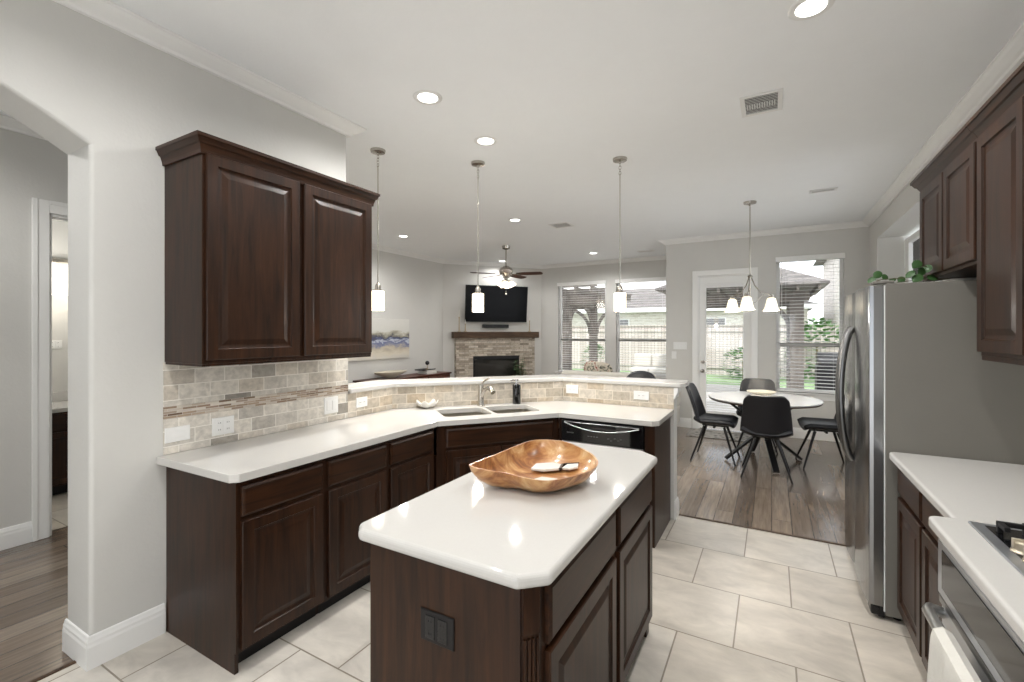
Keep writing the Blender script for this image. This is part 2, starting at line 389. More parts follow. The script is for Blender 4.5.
# ------------------------------------------------------------------ shell
struct('floor', B().box(-2.845, 1.6, -2.2, 4.085, -.1, 0), 'floortile')
struct('floor', B().prism([(-7.2, 2.6), (-2.845, 2.6), (-2.845, 4.085), (1.9, 4.085), (1.9, 9.7), (-7.2, 9.7)], -.1, -.002), 'woodfloor')
struct('floor', B().box(-4.9, -2.845, -2.2, 2.6, -.1, -.002), 'woodfloor')
struct('floor', B().box(-7.2, -4.9, -.3, 2.6, -.1, -.004), 'floortile')
struct('trim_1', B().box(-.70, .55, 4.075, 4.10, -.01, .006), 'mantelwood', bev=.002)
struct('trim_2', B().box(-2.856, -2.834, -2.2, .88, -.01, .006), 'mantelwood', bev=.002)
struct('ceiling', B().box(-7.2, 1.9, -2.2, 9.7, H, H + .12), 'ceiling')
# kitchen left wall with arched opening toward the hall
wl = struct('wall_left', B().box(LW - .27, LW, -2.2, 2.355, 0, H), 'wall')
arch = [(LW - .5, .872)]
pts = []
ay0, ay1, az, rise = -1.15, .882, 2.415, .30
n = 24
prof = []
hw = (ay1 - ay0) / 2; Rr = (hw * hw + rise * rise) / (2 * rise)
for k in range(n + 1):
    y = ay1 - 2 * hw * k / n; z = az + math.sqrt(max(0, Rr * Rr - (y - (ay0 + hw)) ** 2)) - (Rr - rise)
    prof.append((y, z))
cb = B(); ring0 = []; ring1 = []
outline = [(ay1, -.05)] + prof + [(ay0, -.05)]
for (y, z) in outline: ring0.append(cb.bm.verts.new((LW - .5, y, z))); ring1.append(cb.bm.verts.new((LW + .2, y, z)))
cb.bm.faces.new(ring0); cb.bm.faces.new(list(reversed(ring1)))
for k in range(len(outline)): j = (k + 1) % len(outline); cb.bm.faces.new((ring0[k], ring0[j], ring1[j], ring1[k]))
cut(wl, [cb])
d_ = wl.modifiers.new('bevel', 'BEVEL'); d_.width = .018; d_.segments = 4; d_.limit_method = 'ANGLE'; d_.angle_limit = math.radians(60)
struct('wall_living_south', B().box(-7.2, LW - .27, 2.255, 2.355, 0, H), 'wall')
wh = struct('wall_hall', B().box(-4.89, -4.77, -2.2, 2.255, 0, H), 'wall')
cut(wh, [B().box(-5.1, -4.5, 1.30, 2.06, -.05, 2.45)])
struct('wall_bathroom', B().box(-6.6, -6.45, -.3, 2.255, 0, H), 'wall')
struct('wall_bathroom_side', B().box(-6.6, -4.9, -.4, -.3, 0, H), 'wall')
struct('wall_living_left', B().box(LX - .12, LX, 2.355, F1[1] + .2, 0, H), 'wall')
fd = (Vector(F2) - Vector(F1)).normalized(); fn = Vector((fd.y, -fd.x))      # fn points to the room
def FP(s, off): p = Vector(F1) + fd * s + fn * off; return (p.x, p.y)
FLEN = (Vector(F2) - Vector(F1)).length
struct('wall_fireplace', B().prism([FP(-.12, 0), FP(FLEN + .1, 0), FP(FLEN + .1, -.12), FP(-.12, -.12)], 0, H), 'wall')
wb = struct('wall_living_back', B().box(F2[0] - .1, NX + .12, LY, LY + .14, 0, H), 'wall')
WIN = [(-4.185, -3.075), (-2.856, -1.746)]
cut(wb, [B().box(a, b_, LY - .3, LY + .3, .655, 2.655) for a, b_ in WIN])
struct('wall_return', B().box(NX, NX + .12, NY + .14, LY, 0, H), 'wall')
wn = struct('wall_nook_back', B().box(NX, 1.9, NY, NY + .14, 0, H), 'wall')
cut(wn, [B().box(-1.03, -.27, NY - .3, NY + .3, -.05, 2.445), B().box(.06, .885, NY - .3, NY + .3, .665, 2.665)])
wr = struct('wall_right', B().box(RW, RW + .33, -2.2, NY, 0, H), 'wall')
cut(wr, [B().box(RW - .3, RW + .46, 4.75, 7.39, .45, 2.745)])
# bar half wall
BP1, BP2 = (-2.735, 2.815), (-1.69, 3.95)
halfw = [(LW, 2.355), (LW, BP1[1]), (BP2[0], 3.95), (-.70, 3.95), (-.70, 4.09), (-1.755, 4.09), (-2.875, 2.87), (-2.875, 2.355)]
struct('wall_bar', B().prism(halfw, 0, 1.092), 'wall', bev=.004)

# crown
struct('trim_4', sweep([(RW, -2.2), (RW, NY), (NX, NY), (NX, LY), F2, F1, (LX, 2.355), (LW, 2.355), (LW, -2.2)], CROWN), 'trim')
wq = struct('wall_rear_added', B().box(LW - .27, RW + .33, -2.3, -2.2, 0, H), 'wall')  # unseen wall added to weaken daylight coming from behind the camera
cut(wq, [B().box(-2.1, .7, -2.5, -2.0, -.05, 2.15)])
struct('wall_hall_rear_added', B().box(-4.89, LW - .27, -2.3, -2.2, 0, H), 'wall')  # unseen wall added to keep rear daylight out of the hall
struct('trim_5', sweep([(-4.77, 2.255), (-4.77, -2.2)], [(o_, z) for o_, z in CROWN]), 'trim')
# crown return at the free end of the kitchen wall
# baseboards
struct('baseboard_left', sweep([(LW, 1.18), (LW, .882), (LW - .27, .882)], BASEB), 'trim')
struct('baseboard_hall', sweep([(-4.77, 1.21), (-4.77, -2.2)], BASEB), 'trim')
struct('baseboard_nook', sweep([(-.17, NY), (RW, NY)][::-1], BASEB), 'trim')
struct('baseboard_nook_left', sweep([(-1.13, NY), (NX, NY), (NX, LY), F2, FP(2.1, 0)], BASEB), 'trim')
struct('baseboard_living', sweep([FP(.2, 0), F1, (LX, 2.4)], BASEB), 'trim')
struct('baseboard_bar', sweep([(-1.7, 4.09), (-.70, 4.09), (-.70, 3.955)][::-1], [(-a_, z) for a_, z in BASEB][::1]), 'trim')
# bar end cap moulding under the ledge
struct('trim_6', sweep([(-.70, 3.93), (-.70, 4.09)], [(0, 1.00), (-.012, 1.005), (-.016, 1.03), (-.028, 1.045), (-.034, 1.09), (0, 1.09)]), 'trim')

# ------------------------------------------------------------------ windows, blinds, doors
def window(idx, x0, x1, y, z0, z1, rail):
    xm = (x0 + x1) / 2
    r = bpy.data.objects.new('window_%d' % idx, None); C.objects.link(r); r.location = (xm, y, z0); r['kind'] = 'structure'
    W = (x1 - x0) / 2; Hh = z1 - z0; f = B(); t = .045
    yy0, yy1 = .07, .13
    for a in ((-W, -W + t, 0, Hh), (W - t, W, 0, Hh), (-W + t, W - t, 0, t), (-W + t, W - t, Hh - t, Hh)): f.box(a[0], a[1], yy0, yy1, a[2], a[3])
    obj('window_frame', f, 'trim', r, bev=.003)
    rz_ = rail - z0
    obj('meeting_rail', B().box(-W + t, W - t, .065, .125, rz_ - .03, rz_ + .03), 'sash', r, bev=.003)
    obj('window_pane', B().box(-W + t, W - t, .10, .104, t, Hh - t), 'glass', r)
    obj('window_sill', B().box(-W - .06, W + .06, -.045, .07, -.02, .0).box(-W - .03, W + .03, -.014, -.001, -.10, -.02), 'trim', r, bev=.004)
    return r
window(1, *WIN[0], LY, .655, 2.655, 1.375)
window(2, *WIN[1], LY, .655, 2.655, 1.385)
window(3, .06, .885, NY, .665, 2.665, 1.36)
def blind(x0, x1, y, z0, z1, label, sp=.05, tilt=.10):
    r = thing('window_blind', label, 'blind', ((x0 + x1) / 2, y, z0), group=None); W = (x1 - x0) / 2 - .01; Hh = z1 - z0
    obj('headrail', B().box(-W - .02, W + .02, -.03, .05, Hh - .075, Hh), 'trim', r, bev=.004)
    s = B(); k = 0; z = Hh - .10
    while z > .05:
        s.box(-W, W, -.0, .05, z - .0015, z + .0015, rot=Matrix.Rotation(tilt, 3, 'X')); z -= sp
    obj('slats', s, 'blind', r)
    obj('bottom_rail', B().box(-W, W, .0, .05, .005, .03), 'blind', r, bev=.003)
    c = B()
    for xx in (-W * .72, W * .72): c.cyl((xx, .025, .03), (xx, .025, Hh - .07), .0012, n=5)
    obj('cord', c, 'blind', r)
    obj('tilt_wand', B().cyl((-W + .06, -.012, Hh - .9), (-W + .06, -.012, Hh - .08), .004, n=6), 'white', r)
    return r
blind(*WIN[0], LY - .005, .66, 2.65, 'white slatted blind on the living room window nearest the television', tilt=.06)
blind(*WIN[1], LY - .005, .66, 2.65, 'white slatted blind on the living room window beside the grey return wall', tilt=.06)
blind(.06, .885, NY - .005, .67, 2.66, 'white slatted blind on the breakfast window right of the patio door', tilt=.10)
# patio door
dr = bpy.data.objects.new('door_1', None); C.objects.link(dr); dr.location = (-.65, NY, 0); dr['kind'] = 'structure'
cs = B()
for a in ((-.465, -.38, 0, 2.53), (.38, .465, 0, 2.53), (-.38, .38, 2.445, 2.53)): cs.box(a[0], a[1], -.02, 0.0, a[2], a[3])
for a in ((-.38, -.365, 0, 2.445), (.365, .38, 0, 2.445), (-.38, .38, 2.43, 2.445)): cs.box(a[0], a[1], 0.0, .13, a[2], a[3])
obj('door_casing', cs, 'trim', dr, bev=.003)
ds = B()
for a in ((-.365, -.265, .01, 2.43), (.265, .365, .01, 2.43), (-.265, .265, .01, .27), (-.265, .265, 2.30, 2.43)): ds.box(a[0], a[1], .03, .075, a[2], a[3])
obj('door_slab', ds, 'trim', dr)
gf = B()
for a in ((-.285, -.265, .25, 2.32), (.265, .285, .25, 2.32), (-.265, .265, .25, .27), (-.265, .265, 2.30, 2.32)): gf.box(a[0], a[1], .018, .03, a[2], a[3])
obj('glass_bead', gf, 'trim', dr, bev=.004)
obj('door_pane', B().box(-.265, .265, .055, .06, .27, 2.30), 'glass', dr)
s = B(); z = 2.27
while z > .3:
    s.box(-.255, .255, .018, .05, z - .001, z + .001, rot=Matrix.Rotation(.12, 3, 'X')); z -= .038
s.box(-.262, .262, .0, .045, 2.255, 2.30).box(-.255, .255, .015, .05, .272, .292)
obj('door_blind', s, 'blind', dr)
for z_, nm in ((.925, 'door_knob'), (1.07, 'deadbolt')):
    k = B(); k.cyl((-.315, .03, z_), (-.315, .018, z_), .03, n=16)
    if nm == 'door_knob': k.cyl((-.315, .018, z_), (-.315, -.03, z_), .01, n=8); k.sphere((-.315, -.045, z_), .027)
    else: k.cyl((-.315, .018, z_), (-.315, .0, z_), .02, n=12)
    obj(nm, k, 'nickel', dr, smooth=True)
# bathroom doorway casing
dc = bpy.data.objects.new('door_2', None); C.objects.link(dc); dc.location = (-4.77, 1.68, 0); dc['kind'] = 'structure'
cs = B()
for a in ((-.475, -.38, 0, 2.545), (.38, .475, 0, 2.545), (-.38, .38, 2.45, 2.545)):
    cs.box(0, .018, a[0], a[1], a[2], a[3])
    cs.box(.018, .026, a[0] + (.0 if a[0] > .3 else 0), a[0] + .03 if a[1] <= .39 and a[0] < -.4 else a[1], a[2] if a[2] < 1 else 2.515, a[3])
for a in ((-.38, -.362, 0, 2.45), (.362, .38, 0, 2.45), (-.38, .38, 2.432, 2.45)): cs.box(-.12, .0, a[0], a[1], a[2], a[3])
for a in ((-.362, -.35, 0, 2.432), (-.362, .362, 2.42, 2.432)): cs.box(-.08, -.05, a[0], a[1], a[2], a[3])
obj('door_casing', cs, 'trim', dc, bev=.003)
# bay recess window in the right wall
rw = bpy.data.objects.new('window_4', None); C.objects.link(rw); rw.location = (RW + .27, 6.1, .5); rw['kind'] = 'structure'
f = B()
for a in ((-1.27, -1.20, 0, 2.2), (1.10, 1.27, 0, 2.2), (-1.2, 1.1, 0, .07), (-1.2, 1.1, 2.13, 2.2), (-.06, .06, .07, 2.13)): f.box(0, .05, a[0], a[1], a[2], a[3])
obj('window_frame', f, 'trim', rw, bev=.004)
obj('window_pane', B().box(.02, .025, -1.2, 1.1, .07, 2.13), 'glass', rw)

# ------------------------------------------------------------------ cabinetry (local frame: x along the front, -y toward the user, z up)
DOORP = [(0, 0), (0, .016), (.003, .020), (.052, .020), (.056, .012), (.066, .010), (.074, .010), (.096, .017), (.10, .018)]
DRAWP = [(0, 0), (0, .013), (.004, .016), (.012, .020), (.016, .020)]
def door(parent, x0, x1, z0, z1, y=0.0, name='door', mat='wood'): return obj(name, B().rings(x0, x1, z0, z1, DOORP, y), mat, parent)
def drawer(parent, x0, x1, z0, z1, y=0.0, name='drawer', mat='woodh'): return obj(name, B().rings(x0, x1, z0, z1, DRAWP, y), mat, parent)
def base_body(w, d, h=.875, toe=.075, tz=.095, left=False):
    b = B(); b.box(0, w, 0, d, tz, h); b.box(.0 if not left else .0, w, toe, d, 0, tz)
    if left: b.box(0, .018, .012, toe, 0, tz)
    return b
R90 = PI / 2
YS = [1.187, 1.655, 2.12, 2.578]
labs = ['dark cherry base cabinet at the free end of the left counter, finished side panel showing',
        'dark cherry base cabinet second from the free end of the left counter',
        'dark cherry base cabinet beside the angled sink cabinet, partly behind the island']
for k in range(3):
    wdt = YS[k + 1] - YS[k] - .0005
    t = thing('base_cabinet', labs[k], 'cabinet', (-2.10, YS[k], 0), R90)
    obj('body', base_body(wdt, .628, left=(k == 0)), 'wood', t)
    dx = .019
    drawer(t, dx, wdt - dx, .712, .848); door(t, dx, wdt - dx, .112, .690)
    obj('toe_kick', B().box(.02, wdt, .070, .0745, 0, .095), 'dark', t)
# angled sink cabinet
A_, B_ = Vector((-2.075, 2.58)), Vector((-1.455, 3.33))
dd = (B_ - A_).normalized(); dn = Vector((-dd.y, dd.x)); ang = math.atan2(dd.y, dd.x)
A1 = A_ + dn * .035; B1 = B_ + dn * .035
# intersection with cabinet planes x=-2.10 and y=3.365
sA = (-2.10 - A1.x) / dd.x; pA = A1 + dd * sA
sB = (3.365 - A1.y) / dd.y; pB = A1 + dd * sB
t = thing('sink_cabinet', 'dark cherry angled corner cabinet under the sink with a wide false drawer front', 'cabinet', (pA.x, pA.y, 0), ang)
def loc2(p): q = Vector(p) - pA; return (q.dot(dd), q.dot(dn))
L = (pB - pA).length
poly = [loc2(p) for p in (pA, pB, (pB.x + .0, 3.93), (-1.69, 3.93), (-2.72, 2.80), (-2.72, pA.y))]
obj('body', B().prism(poly, .095, .66), 'wood', t)
obj('face_frame', B().box(0.004, L - .004, .0, .03, .66, .875), 'wood', t)
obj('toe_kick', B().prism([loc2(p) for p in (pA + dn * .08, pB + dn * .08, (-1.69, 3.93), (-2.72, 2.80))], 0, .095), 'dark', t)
drawer(t, .07, L - .06, .712, .848)
door(t, .07, L / 2 - .004, .112, .690); door(t, L / 2 + .004, L - .06, .112, .690)
# dishwasher and end panel
t = thing('dishwasher', 'stainless dishwasher with a black control panel at the end of the bar counter', 'dishwasher', (-1.443, 3.365, 0))
obj('body', B().box(0.002, .638, .0, .56, .10, .868), 'blackm', t)
obj('door', B().box(.004, .636, -.028, -.001, .11, .700), 'steel', t, bev=.004)
obj('control_panel', B().box(.004, .636, -.030, -.001, .703, .862), 'blackglass', t, bev=.004)
hb = B(); NN = 16
for a, b_, th in ((.848, .0, .004),):
    pass
path = []
for k in range(NN + 1):
    x = .03 + .58 * k / NN; q = (k / NN - .5) * 2
    path.append((x, -.038 - .012 * (1 - q * q), .845 - .045 * (1 - q * q)))
hb.tube(path, .0045, 6)
hb.tube([(.03, -.036, .851), (.61, -.036, .851)], .0035, 6)
obj('handle', hb, 'steel_dark', t, smooth=True)
obj('handle_recess', B().box(.16, .44, -.0305, -.03, .825, .846), 'dark', t)
obj('panel_badge', B().box(.05, .105, -.0312, -.0301, .765, .772), 'steel_dark', t)
for k in range(4): obj('panel_marking', B().box(.22 + k * .022, .234 + k * .022, -.0312, -.0301, .752, .757), 'steel_dark', t)
for k, (dx_, dz_) in enumerate(((0, 0), (.022, -.012), (.05, .006), (.075, -.006), (.095, .004))): obj('panel_marking', B().box(.375 + dx_, .388 + dx_, -.0312, -.0301, .748 + dz_, .754 + dz_), 'steel_dark', t)
obj('kick_plate', B().box(.01, .63, .05, .06, 0, .10), 'dark', t)
t = thing('end_panel', 'dark cherry end panel closing the bar counter beside the dishwasher', 'cabinet panel', (-.80, 3.365, 0))
obj('stile', B().box(.0, .072, -.002, .02, .0, .875), 'wood', t, bev=.003)
obj('side_panel', B().box(.052, .072, .02, .583, .0, .875), 'wood', t)
t_f = thing('filler_strip', 'dark cherry filler strip left of the dishwasher', 'cabinet panel', (pB.x, 3.365, 0))
obj('stile', B().box(.0, -1.4435 - pB.x, 0, .02, 0, .875), 'wood', t_f)

# countertops
def counter(name, poly, z0, z1, label, holes=(), mat='quartz', cat='countertop', bev=.014):
    o = obj(name, B().prism(poly, z0, z1), mat, bev=bev, seg=4)
    if holes: cut(o, holes)
    for p in o.data.polygons: p.use_smooth = False
    return tag(o, label, cat)
def sinkpoly(cx, cy, hw_, hd, r=.05, n=5):
    out = []
    for sx, sy, a0 in ((1, 1, 0), (-1, 1, 90), (-1, -1, 180), (1, -1, 270)):
        for k in range(n + 1):
            a = math.radians(a0 + 90 * k / n); out.append((cx + sx * (hw_ - r) + r * math.cos(a), cy + sy * (hd - r) + r * math.sin(a)))
    return out
def world2(p): q = pA + dd * p[0] + dn * p[1]; return (q.x, q.y)
SC = L / 2 - .01          # centre of the sink along the face
bowls = [sinkpoly(SC - .205, .275, .190, .175), sinkpoly(SC + .205, .275, .190, .175)]
holes = [B().prism([world2(p) for p in b_], .80, 1.0) for b_ in bowls]
cpoly = [(-2.728, 1.142), (-2.10, 1.155), (-2.07, 1.185), (-2.07, A_.y), (B_.x, 3.33), (-.745, 3.33), (-.70, 3.375), (-.70, 3.948), (-1.69, 3.948), (-2.722, 2.82)]
ct = counter('countertop', cpoly, .876, .915, 'white quartz countertop running along the left wall and around the sink to the dishwasher', holes)
# sink
t = thing('kitchen_sink', 'stainless undermount double sink in the angled white counter', 'sink', (pA.x, pA.y, .68), ang)
for b_ in bowls:
    s = B(); cx = sum(p[0] for p in b_) / len(b_); cy = sum(p[1] for p in b_) / len(b_)
    rr = []
    for f_, z in ((1.07, .194), (1.0, .194), (.985, .06), (.93, .02), (.8, .006), (.12, .0), (.1, -.008)):
        rr.append([s.bm.verts.new((cx + (p[0] - cx) * f_, cy + (p[1] - cy) * f_, z)) for p in b_])
    for a, c_ in zip(rr, rr[1:]):
        for k in range(len(a)): j = (k + 1) % len(a); s.bm.faces.new((a[k], a[j], c_[j], c_[k]))
    s.bm.faces.new(rr[-1])
    obj('basin', s, 'sinksteel', t, smooth=True)
# faucet
fx, fy = world2((SC + .01, .510))
t = thing('faucet', 'brushed nickel kitchen faucet with side lever behind the sink', 'faucet', (fx, fy, .915), ang - 1.35)
b = B(); b.lathe([(0, 0), (.032, 0), (.032, .006), (.026, .014), (.024, .10), (.021, .15), (.022, .175), (.016, .19), (0, .192)])
obj('body', b, 'nickel', t, smooth=True)
b = B(); b.tube([(0.0, -.0, .06), (0.02, -.0, .10), (.06, 0, .145), (.12, 0, .165), (.17, 0, .158), (.20, 0, .135)], [.016, .0155, .015, .017, .021, .022], 12)
obj('spout', b, 'nickel', t, smooth=True)
b = B(); b.tube([(0, 0, .185), (.02, .02, .215), (.05, .05, .24)], [.009, .008, .011], 8); obj('lever', b, 'nickel', t, smooth=True)
# soap bottle
sx_, sy_ = world2((SC + .335, .50))
t = thing('soap_dispenser', 'black cylindrical soap dispenser with a chrome pump standing beside the sink', 'soap dispenser', (sx_, sy_, .915))
obj('bottle', B().lathe([(0, 0), (.034, 0), (.036, .004), (.036, .165), (.032, .172), (0, .173)]), 'blackglass', t, smooth=True)
b = B().lathe([(.0, .173), (.026, .173), (.026, .182), (.01, .186), (.008, .205), (.018, .207), (.018, .216), (0, .217)]); b.tube([(0, 0, .21), (-.03, -.02, .212), (-.045, -.03, .200)], .006, 8)
obj('pump', b, 'chrome', t, smooth=True)
# scalloped dish
def shell(u, v):
    a = 2 * PI * u; r = .015 + .075 * v; z = .05 * v ** 2.2 + .012 * v * v * math.cos(7 * a)
    return (1.0 * r * math.cos(a) * (1 + .06 * v * math.cos(7 * a)), .8 * r * math.sin(a), .003 + z)
b = B().grid(shell, 56, 10, closed_u=True); b.lathe([(0, .003), (.0155, .003)], n=56, sy=.8)
o = obj('scalloped_dish', b, 'ceramic', smooth=True, loc=(-2.50, 2.98, .917), rz=.7, recalc=True)
d_ = o.modifiers.new('sol', 'SOLIDIFY'); d_.thickness = .005
tag(o, 'small white scalloped dish on the counter left of the sink', 'dish')
# bar ledge
lp = [(LW + .02, 2.365), (LW + .02, BP1[1] - .005), (BP2[0] + .01, 3.925), (-.64, 3.925), (-.615, 3.95), (-.615, 4.20), (-.64, 4.225), (-1.80, 4.225), (-2.975, 2.94), (-2.975, 2.365)]
lp = [(-2.705, 2.365), (-2.705, 2.805), (-1.68, 3.925), (-.645, 3.925), (-.615, 3.955), (-.615, 4.20), (-.64, 4.225), (-1.81, 4.225), (-3.01, 2.915), (-3.01, 2.365)]
counter('bar_ledge', lp, 1.093, 1.131, 'raised white quartz bar ledge on the tiled half wall behind the sink', cat='bar top', bev=.012)

# backsplashes
b = B().box(LW + .0005, LW + .009, 1.175, 2.355, .916, 1.098); b.box(LW + .0005, LW + .009, 1.175, 2.355, 1.163, 1.392)
t = thing('tile_backsplash', 'travertine tile backsplash with a mosaic band under the left wall cabinet', 'backsplash', (0, 0, 0))
obj('tile_field', b, 'travertine', t)
obj('mosaic_band', B().box(LW + .0005, LW + .011, 1.175, 2.355, 1.098, 1.163), 'mosaic', t)
def off2(p, q, o_): d = (Vector(q) - Vector(p)).normalized(); return Vector((d.y, -d.x)) * o_
path = [(LW, 2.357), BP1, (BP2[0], 3.95), (-.702, 3.95)]
b = sweep(path, [(0, .916), (-.009, .916), (-.009, 1.0915), (0, 1.0915)])
tag(obj('tile_backsplash', b, 'travertine_bar'), 'travertine tile backsplash on the low bar wall below the white ledge', 'backsplash')

# left wall cabinet
t = thing('wall_cabinet', 'dark cherry two-door wall cabinet above the left counter', 'cabinet', (-2.37, 1.18, 1.395), R90)
Wc, Hc = 1.066, 1.045
b = B().box(0, Wc, 0, .362, 0, Hc)
obj('body', b, 'wood', t, bev=.002)
obj('bottom_rail', B().box(0.002, Wc - .002, .002, .355, -.012, -.0005), 'wood', t)
door(t, .012, .512, .018, Hc - .03); door(t, .542, Wc - .012, .018, Hc - .03)
CC = [(0, Hc - .035), (.010, Hc - .035), (.012, Hc - .018), (.020, Hc + .008), (.027, Hc + .012), (.036, Hc + .034), (.041, Hc + .036), (.041, Hc + .052), (0, Hc + .052)]
obj('crown_moulding', sweep([(0, .36), (0, 0), (Wc, 0), (Wc, .36)], [(-a_, z) for a_, z in CC]), 'woodh', t)
obj('top_panel', B().box(0, Wc, 0, .36, Hc, Hc + .05), 'wood', t)

# island
IX0, IX1, IY0, IY1 = -1.148, -.548, 1.09, 2.415
t = thing('kitchen_island', 'dark cherry island cabinet with fluted corner and two drawer-and-door bays', 'island', (0, 0, 0))
obj('body', B().prism([(IX0, IY0), (-.585, IY0), (-.552, IY0 + .035), (IX1, IY0 + .06), (IX1, IY1), (IX0, IY1)], .095, .875), 'wood', t, bev=.002)
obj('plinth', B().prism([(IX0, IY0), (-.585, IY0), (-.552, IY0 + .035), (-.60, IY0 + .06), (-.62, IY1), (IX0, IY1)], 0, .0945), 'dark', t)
obj('front_panel', B().box(IX0, -.588, IY0 - .006, IY0 - .0005, 0, .87), 'wood', t)
# fluted pilaster on the clipped corner
pr_ = B(); c45 = Matrix.Rotation(math.atan2(.035, .033), 3, 'Z')
def pb(x0, x1, y0, y1, z0, z1):
    b_ = B(); 
    vs = [];
    return (x0, x1, y0, y1, z0, z1)
cs_ = Vector((-.585, IY0, 0))
def pbox(bb, x0, x1, y0, y1, z0, z1):
    v = [bb.bm.verts.new(cs_ + c45 @ Vector((x, y, z))) for z in (z0, z1) for y in (y0, y1) for x in (x0, x1)]
    for f in ((0, 2, 3, 1), (4, 5, 7, 6), (0, 1, 5, 4), (2, 6, 7, 3), (0, 4, 6, 2), (1, 3, 7, 5)): bb.bm.faces.new([v[i] for i in f])
PW = .048
pbox(pr_, 0, PW, -.009, -.0005, .735, .872); pbox(pr_, 0, PW, -.008, -.0005, 0, .14); pbox(pr_, 0, PW, -.002, -.0005, .14, .735)
for k in range(4): pbox(pr_, .001 + k * .0127, .0085 + k * .0127, -.009, -.002, .14, .722)
obj('fluted_pilaster', pr_, 'wood', t, bev=.001)
f_ = thing('x', None, None); bpy.data.objects.remove(f_)
def rot_part(b_, x, y, a): 
    bmesh.ops.transform(b_.bm, matrix=Matrix.Translation((x, y, 0)) @ Matrix.Rotation(a, 4, 'Z'), verts=b_.bm.verts); return b_
for y0, y1 in ((1.150, 1.765), (1.812, 2.385)):
    obj('drawer', rot_part(B().rings(0, y1 - y0, .690, .853, DRAWP), IX1, y0, R90), 'woodh', t)
    obj('door', rot_part(B().rings(0, y1 - y0, .105, .668, DOORP), IX1, y0, R90), 'wood', t)
obj('foot', B().box(-.60, -.552, 2.36, 2.412, 0, .0945), 'wood', t, bev=.003)
counter('island_top', [(-1.196, 1.08), (-1.156, 1.04), (-.575, 1.04), (-.505, 1.105), (-.505, 2.40), (-.60, 2.485), (-1.09, 2.485), (-1.196, 2.40)], .876, .916, 'white quartz island top with clipped corners under the wooden bowl', bev=.015)

# teak bowl on the island
RIM = [(-1.046, 1.502, 1.02), (-1.051, 1.589, 1.02), (-1.039, 1.704, 1.022), (-1.029, 1.847, 1.025), (-1.004, 1.959, 1.03), (-0.942, 2.018, 1.03), (-0.858, 2.029, 1.028), (-0.751, 1.975, 1.022), (-0.673, 1.913, 1.015), (-0.624, 1.829, 1.008), (-0.623, 1.749, 1.0), (-0.654, 1.677, 0.995), (-0.697, 1.601, 0.992), (-0.739, 1.557, 0.992), (-0.816, 1.543, 0.995), (-0.905, 1.545, 1.0), (-0.966, 1.517, 1.008)]
bc = Vector((-.865, 1.73, .917))
b = B(); n_ = len(RIM) * 4
def cr(pts_, u):
    n0 = len(pts_); x = u * n0; i = int(math.floor(x)) % n0; f = x - math.floor(x)
    P0, P1, P2, P3 = [Vector(pts_[(i + k) % n0]) for k in (-1, 0, 1, 2)]
    return .5 * ((2 * P1) + (P2 - P0) * f + (2 * P0 - 5 * P1 + 4 * P2 - P3) * f * f + (-P0 + 3 * P1 - 3 * P2 + P3) * f ** 3)
prof_o = [(.0, .0), (.30, .0), (.50, .006), (.70, .12), (.87, .42), (.968, .76), (1.0, 1.0)]
prof_i = [(.965, 1.0), (.935, .80), (.82, .50), (.64, .28), (.42, .19), (.2, .17), (0.0, .165)]
rings_ = []
for f, g in prof_o + prof_i:
    if f == 0: rings_.append([b.bm.verts.new((0, 0, (.07 * g)))]); continue
    rg = []
    for k in range(n_):
        p = cr(RIM, k / n_) - bc
        wob = 1 + (.012 * math.sin(9 * k / n_ * 2 * PI) if .2 < f < .95 else 0)
        rg.append(b.bm.verts.new((p.x * f * wob, p.y * f * wob, p.z * g)))
    rings_.append(rg)
for a, c_ in zip(rings_, rings_[1:]):
    for k in range(n_):
        j = (k + 1) % n_
        if len(a) == 1: b.bm.faces.new((a[0], c_[j], c_[k]))
        elif len(c_) == 1: b.bm.faces.new((a[k], a[j], c_[0]))
        else: b.bm.faces.new((a[k], a[j], c_[j], c_[k]))
tag(obj('wooden_bowl', b, 'teak', smooth=True, loc=bc), 'large freeform teak root bowl on the white island top', 'bowl')
# flat white pieces lying in the bowl
def slab(poly, th, label, loc, rz, tilt, mat='ceramic', dark=True):
    o = obj('white_piece', B().prism(poly, 0, th), mat, bev=.003, loc=loc); o.rotation_euler = (tilt[0], tilt[1], rz)
    return tag(o, label, 'shell')
slab([(-.075, -.03), (-.02, -.055), (.05, -.04), (.07, .005), (.03, .045), (-.05, .035)], .012, 'larger flat white piece lying in the wooden bowl', (-.865, 1.85, .947), .5, (.02, -.03))
o = slab([(-.035, -.02), (.0, -.035), (.035, -.015), (.03, .03), (-.02, .03)], .010, 'small white piece with black edges at the right of the wooden bowl', (-.765, 1.875, .955), .2, (.04, -.14))
b = B(); b.box(-.046, -.036, -.032, .034, -.002, .012).box(-.036, .034, .032, .038, -.002, .012)
obj('black_edge', b, 'black', o)
slab([(-.05, -.02), (.0, -.03), (.05, -.01), (.04, .025), (-.03, .025)], .010, 'flat pale piece nearest the camera in the wooden bowl', (-.80, 1.70, .940), .1, (.0, 0))

